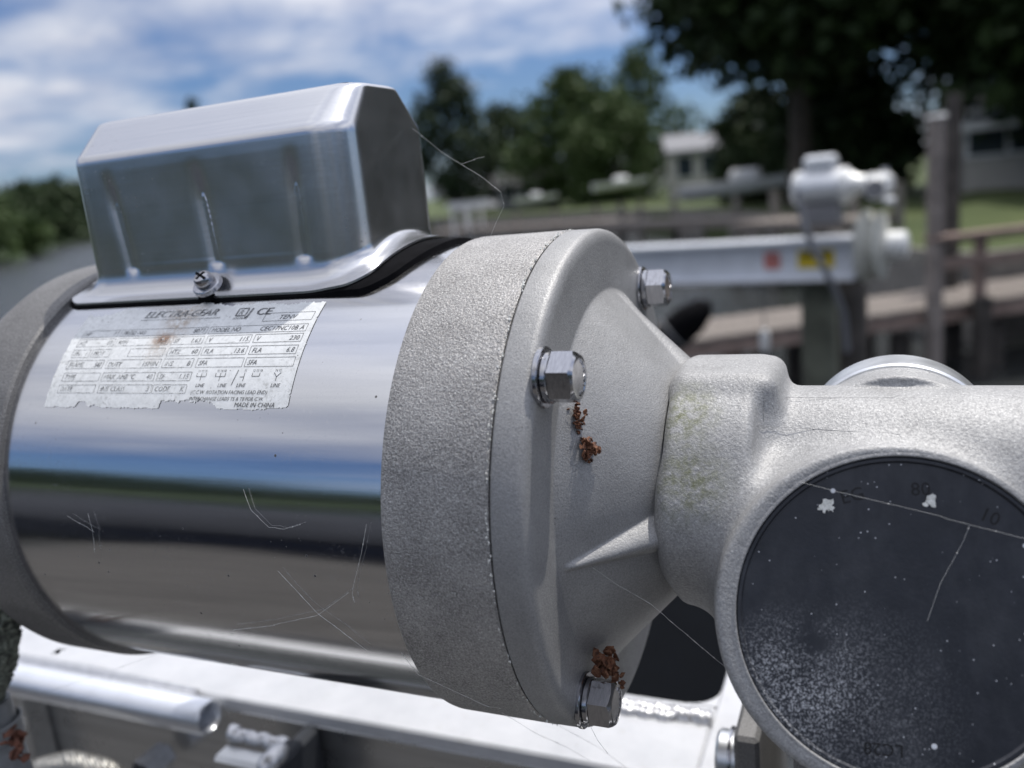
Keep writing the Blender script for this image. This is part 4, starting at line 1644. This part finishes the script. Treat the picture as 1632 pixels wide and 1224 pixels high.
    MB().box((-2.9, -.45, 4.2), (2.9, .45, 4.85), .05, Mr).box((-.45, -1.8, 4.2), (.45, 1.8, 4.86), .05, Mr).build('slot', M_GASKET, scw, None)
    MB().box((-2.2, -5.4, -3.0), (2.6, -2.0, -.7), .3, frame(ctr, nrm)).build('notch', M_GASKET, scw, None)
    return c


cover()


# rating label wrapped on the shell
def lab_xyz(x, v, R):                   # v: arc length on radius 81.2
    a = v / 81.2
    return np.stack([x, -R * np.cos(a), R * np.sin(a)], -1)


def label():
    step = .27
    xs = np.arange(-171.5, -66.5, step)
    vs = np.arange(41.6, 84.6, step)
    def nz(a, s):
        return np.sin(a * s) * .5 + np.sin(a * s * 2.3 + 1.3) * .3 + np.sin(a * s * 5.1 + .6) * .3 + np.sin(a * s * 11.7 + 2.1) * .2
    XX, VV = np.meshgrid(xs, vs, indexing='ij')
    top = 82.8 + .8 * nz(XX, .32) - 2.0 * np.exp(-((XX + 133) / 9) ** 2) + 2.2 * np.exp(-((XX + 118) / 4) ** 2) - 2.6 * smooth01((-150 - XX) / 14) - 1.0 * smooth01((XX + 92) / 12)
    bot = 42.3 + .25 * nz(XX, .8) + 2.2 * np.exp(-((XX + 152) / 2.4) ** 4) + .9 * np.exp(-((XX + 146) / 2.0) ** 2) + 2.4 * smooth01((XX + 118.0) / .8) * smooth01((-93 - XX) / 5) * (1 + .25 * nz(XX, 1.1)) + .6 * smooth01((XX + 76) / 2)
    lef = -169.6 + .12 * nz(VV, .9)
    rig = -67.4 + .15 * nz(VV, .9)
    ok = (VV < top) & (VV > bot) & (XX > lef) & (XX < rig)
    # rounded corner bottom right and bottom left
    ok &= ~((XX > -69.5) & (VV < 44.5) & (np.hypot(XX + 69.5, VV - 44.5) > 2.1))
    idx = np.arange(XX.size).reshape(XX.shape)
    q = ok[:-1, :-1] & ok[1:, :-1] & ok[1:, 1:] & ok[:-1, 1:]
    F_ = np.stack([idx[:-1, :-1][q], idx[1:, :-1][q], idx[1:, 1:][q], idx[:-1, 1:][q]], 1)
    used = np.unique(F_)
    rm = -np.ones(XX.size, int)
    rm[used] = np.arange(len(used))
    V_ = lab_xyz(XX.ravel()[used], VV.ravel()[used], 81.0)
    lb = mesh_obj('rating_label', V_, rm[F_], M_LABEL, MOTOR, 60)
    R = 81.09
    mb = MB()
    def seg(x0, v0, x1, v1, w=.14):
        n = max(2, int(abs(v1 - v0) / 1.0) + 2)
        t = np.linspace(0, 1, n)
        dx, dv = x1 - x0, v1 - v0
        L_ = math.hypot(dx, dv)
        ox, ov = -dv / L_ * w / 2, dx / L_ * w / 2
        a = lab_xyz(x0 + dx * t + ox, v0 + dv * t + ov, R)
        b = lab_xyz(x0 + dx * t - ox, v0 + dv * t - ov, R)
        mb.add(np.concatenate([a, b]), [(i, i + 1, n + i + 1, n + i) for i in range(n - 1)])
    def box(x0, x1, v0, v1, w=.14):
        seg(x0, v0, x1, v0, w)
        seg(x0, v1, x1, v1, w)
        seg(x0, v0, x0, v1, w)
        seg(x1, v0, x1, v1, w)
    def txt(s, x, v, h, xs=1.0, al='LEFT', sh=.22, bold=0):
        vv, ff = text_mesh(s, h * 1.42, sh, al, 1.0, xs)
        P_ = lab_xyz(vv[:, 0] + x, vv[:, 1] + v, R + .01)
        mb.add(P_, ff)
        if bold:
            mb.add(lab_xyz(vv[:, 0] + x + bold, vv[:, 1] + v, R + .014), ff)
    txt('ELECTRA-GEAR', -141.6, 77.5, 3.2, 1.02, 'LEFT', .3, .3)
    seg(-142.0, 76.5, -106.8, 76.3, .22)
    # mark and approval signs
    box(-100.8, -96.8, 76.8, 80.2, .5)
    txt('R', -100.2, 77.3, 2.2, 1.0)
    txt('J', -96.4, 76.9, 3.4, 1.1, 'LEFT', .1, .3)
    txt('CE', -93.2, 76.9, 3.2, 1.15, 'LEFT', .1, .3)
    txt('E217648', -101.3, 75.2, .9, 1.3)
    box(-88.4, -69.4, 73.9, 77.4)
    txt('TENV', -79.2, 74.6, 1.9, 1.0, 'CENTER')
    rows = [(68.9, 72.2), (65.2, 68.5), (60.8, 64.1), (56.4, 59.8), (51.7, 54.9), (47.4, 50.5)]
    rows[0] = (69.2, 72.3)
    B = [
        (0, -165.3, -148.6, 'HP', '1'), (0, -147.2, -109.2, 'PROD NO', '8073'), (0, -108.2, -69.6, 'MODEL NO', 'CEC17NC10B A'),
        (1, -165.3, -148.0, 'HZ', '60'), (1, -147.0, -123.4, 'RPM', '1725'), (1, -122.0, -108.8, 'SF', '1.63'), (1, -107.4, -89.4, 'V', '115'), (1, -88.1, -69.8, 'V', '230'),
        (2, -165.2, -157.0, 'PH', '1'), (2, -156.0, -147.4, 'MOT', ''), (2, -138.8, -123.2, '', ''), (2, -121.6, -108.0, 'HTZ', '60'), (2, -107.0, -89.1, 'FLA', '13.6'), (2, -87.8, -69.9, 'FLA', '6.8'),
        (3, -165.2, -148.3, 'FRAME', '56J'), (3, -146.8, -122.8, 'DUTY', '15MIN'), (3, -121.6, -109.0, 'INS', 'B'), (3, -107.4, -88.8, 'SFA', ''), (3, -87.8, -69.3, 'SFA', ''),
        (4, -164.8, -147.6, 'TYPE', ''), (4, -146.4, -123.2, 'MAX. AMB \u00b0C', '40'), (4, -121.9, -107.8, 'SF', '1.15'),
        (5, -165.0, -147.9, 'DATE', ''), (5, -146.2, -122.9, 'INS. CLASS', '3'), (5, -122.3, -108.2, 'CODE', 'K')]
    for (r, x0, x1, a, b) in B:
        v0, v1 = rows[r]
        box(x0, x1, v0 + .1, v1 - .1)
        if a:
            txt(a, x0 + .8, v0 + .75, 1.75, .92)
        if b:
            txt(b, x1 - 1.0, v0 + .75, 1.75, 1.0, 'RIGHT')
    # wiring diagrams
    for x, kind in ((-103.6, 0), (-96.0, 0), (-87.4, 1), (-82.0, 2), (-74.2, 3)):
        if kind == 0:
            for dx in (-1.9, 0, 1.9):
                seg(x + dx, 54.4, x + dx, 53.2, .2)
            seg(x - 1.9, 53.2, x + 1.9, 53.2, .2)
            seg(x, 53.2, x, 51.7, .2)
            txt('T1 T3 T5' if x < -100 else 'T2 T4 T8', x, 54.7, .8, .85, 'CENTER')
        elif kind == 1:
            seg(x + .8, 54.4, x + .8, 51.6, .2)
            seg(x - .7, 53.0, x + .8, 53.0, .2)
            txt('T1', x + .8, 54.7, .8, .85, 'CENTER')
        elif kind == 2:
            for dx in (-1.6, 1.2):
                seg(x + dx, 54.4, x + dx, 53.2, .2)
            seg(x - 1.6, 53.2, x + 1.2, 53.2, .2)
            txt('T2 T3 T8', x, 54.7, .8, .85, 'CENTER')
        else:
            seg(x - 1.3, 54.4, x, 53.0, .2)
            seg(x + 1.3, 54.4, x, 53.0, .2)
            seg(x, 53.0, x, 51.7, .2)
            txt('T4 T5', x, 54.7, .8, .85, 'CENTER')
    seg(-90.6, 50.2, -89.4, 55.4, .25)
    for x in (-104.8, -96.0, -88.6, -75.6):
        txt('LINE', x, 49.6, 1.25, .95)
    txt('(C.C.W. ROTATION FACING LEAD END)', -106.0, 47.3, 1.25, .93)
    txt('INTERCHANGE LEADS T5 & T8 FOR C.W.', -106.0, 45.2, 1.2, .93)
    txt('MADE IN CHINA', -72.4, 43.2, 1.45, 1.0, 'RIGHT')
    mb.build('print', M_PRINT, lb, None)


label()


# flange bolts
def hexbolt(ang, rot, idx, real=None):
    r = 75.0
    a = math.radians(ang)
    c = np.array([9.6, -r * math.cos(a), r * math.sin(a)]) if real is None else np.array(real, float)
    Mx = np.array(Matrix.Rotation(math.radians(rot), 4, 'X'))
    Mx[:3, :3] *= .88
    Mx[:3, 3] = c
    def hexring(x, R):
        t = np.arange(6) * math.pi / 3
        return np.stack([np.full(6, x), R * np.cos(t), R * np.sin(t)], 1)
    R = 8.3
    # head with a chamfered crown: hexagon prism plus a 36-gon chamfer circle
    n = 36
    t = np.arange(n) * 2 * math.pi / n
    ap = R * math.cos(math.pi / 6)
    hx = ap / np.cos((t + math.pi / 6) % (math.pi / 3) - math.pi / 6)
    hx = np.minimum(hx, R)
    loops = []
    def add(x, rr):
        loops.append(np.stack([np.full(n, x), rr * np.cos(t), rr * np.sin(t)], 1))
    add(4.2, hx * 0 + 6)
    add(4.3, hx)
    add(11.9 - 0.0, hx - 0)
    loops[-1][:, 0] = 11.6 - (hx - ap) * .55
    add(12.2, np.full(n, ap * .93))
    add(12.25, np.full(n, ap * .80))
    add(12.05, np.full(n, ap * .74))
    V_, F_ = loft(loops)
    V_ = V_ @ Mx[:3, :3].T + c
    b = mesh_obj('hex_bolt', V_, F_, M_BOLT, MOTOR, 22)
    MB().lathe([(.0, 4), (.1, 9.2), (.5, 9.5), (1.6, 9.5), (1.9, 9.2), (1.95, 4)], 48, 0, M=Mx).build('washer', M_BOLT, b, 30)
    MB().lathe([(2.0, 4), (2.05, 7.6), (2.4, 8.0), (3.8, 8.0), (4.15, 7.6), (4.2, 4)], 48, 0, M=Mx).build('lock_washer', M_BOLT, b, 30)
    mb = MB()
    for k in range(9):
        aa = math.radians(-50 + k * 17 if k < 7 else 150 + k * 16)
        p = np.array([12.1, 5.0 * math.cos(aa), 5.0 * math.sin(aa)])
        ax = np.array(Matrix.Rotation(aa + .3 * (k % 3), 4, 'X'))
        ax[:3, 3] = p
        mb.box((-.1, -.55, -.16), (.22, .55, .16), .05, Mx @ ax)
        if k % 2:
            mb.box((-.1, -.16, -.5), (.2, .16, .5), .05, Mx @ ax)
    mb.build('grade_mark', M_BOLT, b, 30)
    return b


hexbolt(38.3, 8, 0, (9.6, -60.0, 47.6))
hexbolt(130, 14, 1, (9.6, 48.2, 56.3))
hexbolt(-47.6, 4, 2, (9.6, -50.4, -55.2))
hexbolt(222, 0, 3)

# cable gland side of the end cap: conduit crusted with lichen, left edge
def conduit():
    root = empty('conduit', loc=tuple(on_plane(4, 1100, 1, -70) * .001))
    tag(root, 'vertical conduit crusted with grey-green lichen at the left edge', 'conduit')
    base = np.array(root.location) * 1000
    P0, P1 = on_plane(-14, 955, 1, -66), on_plane(-22, 1140, 1, -66)
    n, k = 72, 90
    v, f = [], []
    ph = rng.uniform(0, 6, 24)
    for i in range(k):
        t = i / (k - 1)
        c = P0 + (P1 - P0) * t
        rb = 10.5 * (math.sin(math.pi * min(1, .12 + t * .9)) ** .45)
        for j in range(n):
            a = 2 * math.pi * j / n
            q = 0
            for m_ in range(8):
                q += math.sin(a * (3 + m_ * 3) + ph[m_] + t * (9 + m_ * 7)) * math.sin(t * (14 + m_ * 11) + ph[m_ + 8]) / (1 + m_ * .45)
            r = rb + .75 * q + .3 * rng.normal()
            v.append(c + np.array([math.cos(a) * r, math.sin(a) * r, 0]) - base)
    for i in range(k - 1):
        for j in range(n):
            f.append((i * n + j, i * n + (j + 1) % n, (i + 1) * n + (j + 1) % n, (i + 1) * n + j))
    mesh_obj('lichen_crust', v, f, M_CRUST, root, 60)
    Q = [P1 - base + np.array([2, 0, 6]), P1 - base + np.array([3.5, 0, -14]), P1 - base + np.array([5, 0, -60])]
    MB().tube(Q, [9.0, 9.6, 9.6], 28).build('pipe', M_CONDUIT, root, 60)
    MB().lathe([(-4, 10.3), (-3.4, 11), (3.4, 11), (4, 10.3)], 28, 2, tuple(P1 - base + np.array([3.0, 0, -6]))).build('collar', M_CONDUIT, root, 30)
    return root


def crust_mat():
    m = Mat('lichen_crust')
    n = m.noise(420, 5, .7)
    c = m.ramp(n, (.30, (.025, .026, .022)), (.45, (.13, .14, .12)), (.58, (.30, .33, .27)), (.72, (.50, .54, .46)))
    c = m.mix(m.ramp(m.noise(110, 3, .6), (.60, 0.0), (.68, .85)), c, (.05, .035, .02))
    m.set(color=c, rough=.95)
    m.bump(n, .9, .002)
    return m.m


M_CRUST = crust_mat()
M_CONDUIT = plain('grey_pvc', (.20, .21, .22), .5, 0, .25, 120)
conduit()


# ------------------------------------------------------------------ small things: dried bits, webs, spider, lichen
def debris(name, label, cat, spots, mat, jag=.5, group=None):
    c0 = np.mean([s[0] for s in spots], axis=0)
    root = empty(name, loc=tuple(c0 * .001))
    tag(root, label, cat, group)
    for (c, r, k) in spots:
        mb = MB()
        for i in range(k):
            p = c - c0 + rng.normal(size=3) * r * .45
            M_ = frame(p, rng.normal(size=3), rng.normal(size=3))
            s = r * rng.uniform(.25, .6, 3)
            v = []
            for z in (-1, 1):
                for (x, y) in ((-1, -.4), (0, -1), (1, -.3), (.7, .8), (-.6, .9)):
                    v.append((x * s[0] * rng.uniform(.6, 1.2), y * s[1] * rng.uniform(.6, 1.2), z * s[2] * .18 + .25 * s[2] * x * x))
            v = np.array(v) @ M_[:3, :3].T + p
            mb.add(v, [(0, 1, 2, 3, 4), (9, 8, 7, 6, 5)] + [(j, (j + 1) % 5, 5 + (j + 1) % 5, 5 + j)[::-1] for j in range(5)])
        mb.build('husk', mat, root, None)
    return root


def fp(px, py, x=15.0):                # a point on the flange's cone under a pixel, x - 14 mm in front of it
    h = 12.0
    for _ in range(60):
        p = on_plane(px, py, 0, h)
        r = math.hypot(p[1], p[2])
        h = .6 * h + .4 * (min(34, 9.8 + max(0, 62.6 - r) * 1.02) + x - 14.0)
    return on_plane(px, py, 0, h)
debris('dried_husk', 'small brown husk cluster caught on threads just below the front bolt', 'debris',
       [(fp(919, 657, 15), 1.9, 16), (fp(922, 667, 15), 1.6, 14), (fp(925, 679, 15), 1.5, 12)], M_RUST, group='dried husks on the flange')
debris('dried_husk', 'larger reddish husk cluster hanging lowest on the thread under the front bolt', 'debris',
       [(fp(934, 706, 15), 2.1, 18), (fp(942, 716, 15), 2.3, 20), (fp(938, 727, 15), 2.0, 16)], M_RUST, group='dried husks on the flange')
debris('dried_husk', 'rusty brown husk nest stuck above the bottom bolt', 'debris',
       [(on_plane(962, 1062, 0, 16), 4.0, 26), (on_plane(972, 1050, 0, 17), 3.2, 20), (on_plane(980, 1078, 0, 18), 2.2, 14), (on_plane(984, 1095, 0, 19), 1.8, 10)], M_RUST, group='dried husks on the flange')
debris('dead_leaf', 'crumpled red-brown dead leaf clinging to the conduit at the left edge', 'leaf',
       [(on_plane(22, 1172, 1, -72), 4.5, 14), (on_plane(34, 1195, 1, -74), 4.0, 10)], plain('dead_leaf_brown', (.13, .05, .03), .8, 0, .5, 300))
for (px, py, lab, s) in ((1317, 806, 'pale lichen flake on the black cap, below the letters EG', 1.0), (1484, 798, 'pale lichen flake on the black cap, touching the number 80', .95)):
    c, _ = dpos(px, py, -1.0)
    root = empty('lichen_flake', loc=tuple(c * .001))
    tag(root, lab, 'lichen', 'pale lichen flakes on the black cap')
    for i in range(16):
        u, w = rng.normal(size=2) * .85 * s
        Mx = np.eye(4)
        Mx[:3, 0], Mx[:3, 1], Mx[:3, 2] = DX, DY, DN
        Mx[:3, 3] = DX * u * .8 + DY * w * 1.15 + DN * rng.uniform(-.15, .02)
        tilt = np.array(Matrix.Rotation(rng.uniform(-.16, .16), 4, 'X') @ Matrix.Rotation(rng.uniform(-.16, .16), 4, 'Y') @ Matrix.Rotation(rng.uniform(0, 3), 4, 'Z'))
        n_ = 9
        t = np.arange(n_) * 2 * math.pi / n_
        rr = s * rng.uniform(.28, 1.0, n_)
        v = np.concatenate([np.stack([rr * np.cos(t), rr * np.sin(t), np.full(n_, .16)], 1), np.stack([rr * np.cos(t), rr * np.sin(t), np.zeros(n_)], 1)])
        A_ = Mx @ tilt
        v = v @ A_[:3, :3].T + A_[:3, 3]
        mesh_obj('lobe', v, [tuple(range(n_)), tuple(range(n_, 2 * n_))[::-1]] + [(j, n_ + j, n_ + (j + 1) % n_, (j + 1) % n_) for j in range(n_)], M_LICH, root)


def web(label, strands, rad=.10):
    P0 = strands[0][0]
    root = empty('spider_web', loc=tuple(np.array(P0) * .001))
    tag(root, label, 'spider web', 'spider threads on the motor')
    for st in strands:
        P_ = np.array(st)
        t = np.linspace(0, len(P_) - 1, max(8, 9 * len(P_)))
        Q = np.stack([np.interp(t, range(len(P_)), P_[:, k]) for k in range(3)], 1)
        Q += np.cumsum(rng.normal(size=Q.shape) * .05, 0) * np.sin(np.linspace(0, math.pi, len(Q)))[:, None]
        r = rad * .42 * (1 + .9 * (rng.random(len(Q)) > .86) + .25 * rng.normal(size=len(Q)))
        mb = MB().tube(Q - P0, np.clip(r, .04, 1), 5)
        for i in rng.choice(len(Q), max(1, len(Q) // 14), replace=False):
            c = Q[i] - P0
            mb.lathe([(-.2, .02), (-.1, .14), (.1, .14), (.2, .02)], 6, 0, tuple(c))
        mb.build('thread', M_WEB, root, 60)
    return root


cy = lambda px, py, R=82.0: on_cyl(px, py, R)
web('pale thread sagging from the cone to the round gear housing rim', [[fp(945, 905, 15), fp(985, 932, 17), on_plane(1037, 962, 1, -45), on_plane(1080, 1000, 1, -48), on_plane(1125, 1038, 1, -50), on_plane(1160, 1066, 1, -52)]], .10)
web('long fine thread across the lettered black cap', [[dpos(1275, 768, .6)[0], dpos(1340, 785, .8)[0], dpos(1480, 815, .8)[0], dpos(1555, 838, .6)[0], dpos(1640, 860, .6)[0]], [dpos(1545, 838, .2)[0], dpos(1535, 862, .0)[0], dpos(1500, 930, -.6)[0], dpos(1478, 990, -1.0)[0]]], .034)
web('bright threads on the shell beside the sandy ring', [[cy(584, 836), cy(577, 879), cy(565, 922), cy(561, 945), cy(565, 960)], [cy(555, 945), cy(506, 981), cy(435, 996), cy(372, 1004)], [cy(443, 910), cy(506, 977), cy(545, 1005), cy(584, 1036)]], .11)
web('short broken threads low on the left of the shell', [[cy(107, 822), cy(130, 836), cy(150, 848)], [cy(140, 818), cy(148, 846), cy(151, 880)], [cy(388, 780), cy(398, 812), cy(425, 838), cy(450, 842), cy(478, 836)]], .09)
web('long threads running along the underside of ring and flange', [[cy(640, 1040, 83.5), cy(666, 1076, 83.5), cy(720, 1102, 84), cy(780, 1129, 86), on_plane(858, 1141, 1, -30), on_plane(952, 1192, 1, -10), on_plane(1010, 1232, 1, 0)], [on_plane(940, 1155, 1, -52), on_plane(952, 1180, 1, -45), on_plane(968, 1200, 1, -35)], [cy(800, 1136, 87), on_plane(850, 1165, 1, -30), on_plane(905, 1190, 1, -20), on_plane(940, 1212, 1, -10)]], .10)
web('fine threads strung from the dark cover end out over the ring', [[on_plane(658, 205, 1, 10), on_plane(700, 240, 1, 10), on_plane(760, 278, 1, 0), on_plane(798, 306, 1, -10)], [on_plane(735, 262, 1, 0), on_plane(760, 252, 1, 0), on_plane(772, 250, 1, 0)], [on_plane(798, 306, 1, -10), on_plane(802, 330, 1, -10), on_plane(780, 380, 1, -10)]], .022)
web('single thread from the conduit up to the shell across the pipe', [[on_plane(18, 1114, 1, -55), on_plane(86, 1098, 1, -50), on_plane(157, 1075, 1, -50), cy(262, 1038, 82)]], .09)
web('short threads fanning down from the front bolt', [[fp(905, 646, 16), fp(914, 652, 16), fp(920, 656, 15)], [fp(897, 648, 14), fp(890, 660, 12)], [fp(926, 684, 15), fp(932, 700, 15)], [fp(906, 648, 15), fp(918, 668, 12.5), fp(928, 680, 12)]], .07)

# the spider hanging left of centre over the beam
sp = on_plane(92, 1039, 1, -40)
root = empty('spider', loc=tuple(sp * .001))
tag(root, 'tiny dark spider hanging over the bright beam, left', 'spider')
MB().lathe([(-1.3, .05), (-1.1, .6), (-.5, .9), (.1, .75), (.4, .3), (.6, .5), (1.0, .45), (1.3, .05)], 12, 0).build('body', M_GASKET, root, 60)
mb = MB()
for s in (-1, 1):
    for k in range(4):
        a = (.5 + .7 * k)
        mb.tube([(.6 - .2 * k, s * .3, 0), (.6 + math.cos(a) * 1.6, s * 1.4, .9), (.6 + math.cos(a) * 2.9, s * 2.3, -.5 if k else .9)], [.14, .11, .06], 5)
mb.build('leg', M_GASKET, root, 60)

# pin and clevis plates at the bottom right, under the gear housing
root = empty('clevis', loc=tuple(on_plane(1210, 1200, 1, 30) * .001))
tag(root, 'steel pin held between dark mounting plates under the gear housing', 'clevis')
b0 = np.array(root.location) * 1000
c = on_plane(1168, 1205, 1, 40)
xl, xr = on_plane(1145, 1205, 1, 40)[0], on_plane(1192, 1205, 1, 40)[0]
MB().lathe([(xl, 0), (xl, 9), (xl + 1.2, 10.2), (xr + 4, 10.2)], 40, 0, (0, 40, c[2])).build('pin', M_MACH, root, 30)
MB().lathe([(xl + 5, 10.3), (xl + 5.2, 11.6), (xl + 6.2, 11.6), (xl + 6.4, 10.3)], 40, 0, (0, 40, c[2])).build('pin_groove', M_BOLT, root, 30)
MB().box((xr, 8, c[2] - 70), (xr + 9, 100, c[2] + 32), 1.5).build('side_plate', M_DARKALU if 'M_DARKALU' in globals() else M_CAP, root, 30)
MB().box((xr + 22, -6, c[2] - 70), (xr + 33, 80, c[2] + 40), 1.5).build('side_plate', M_CAP, root, 30)
for ch in root.children:
    ch.matrix_basis = Matrix.Translation(tuple(-b0 * .001))
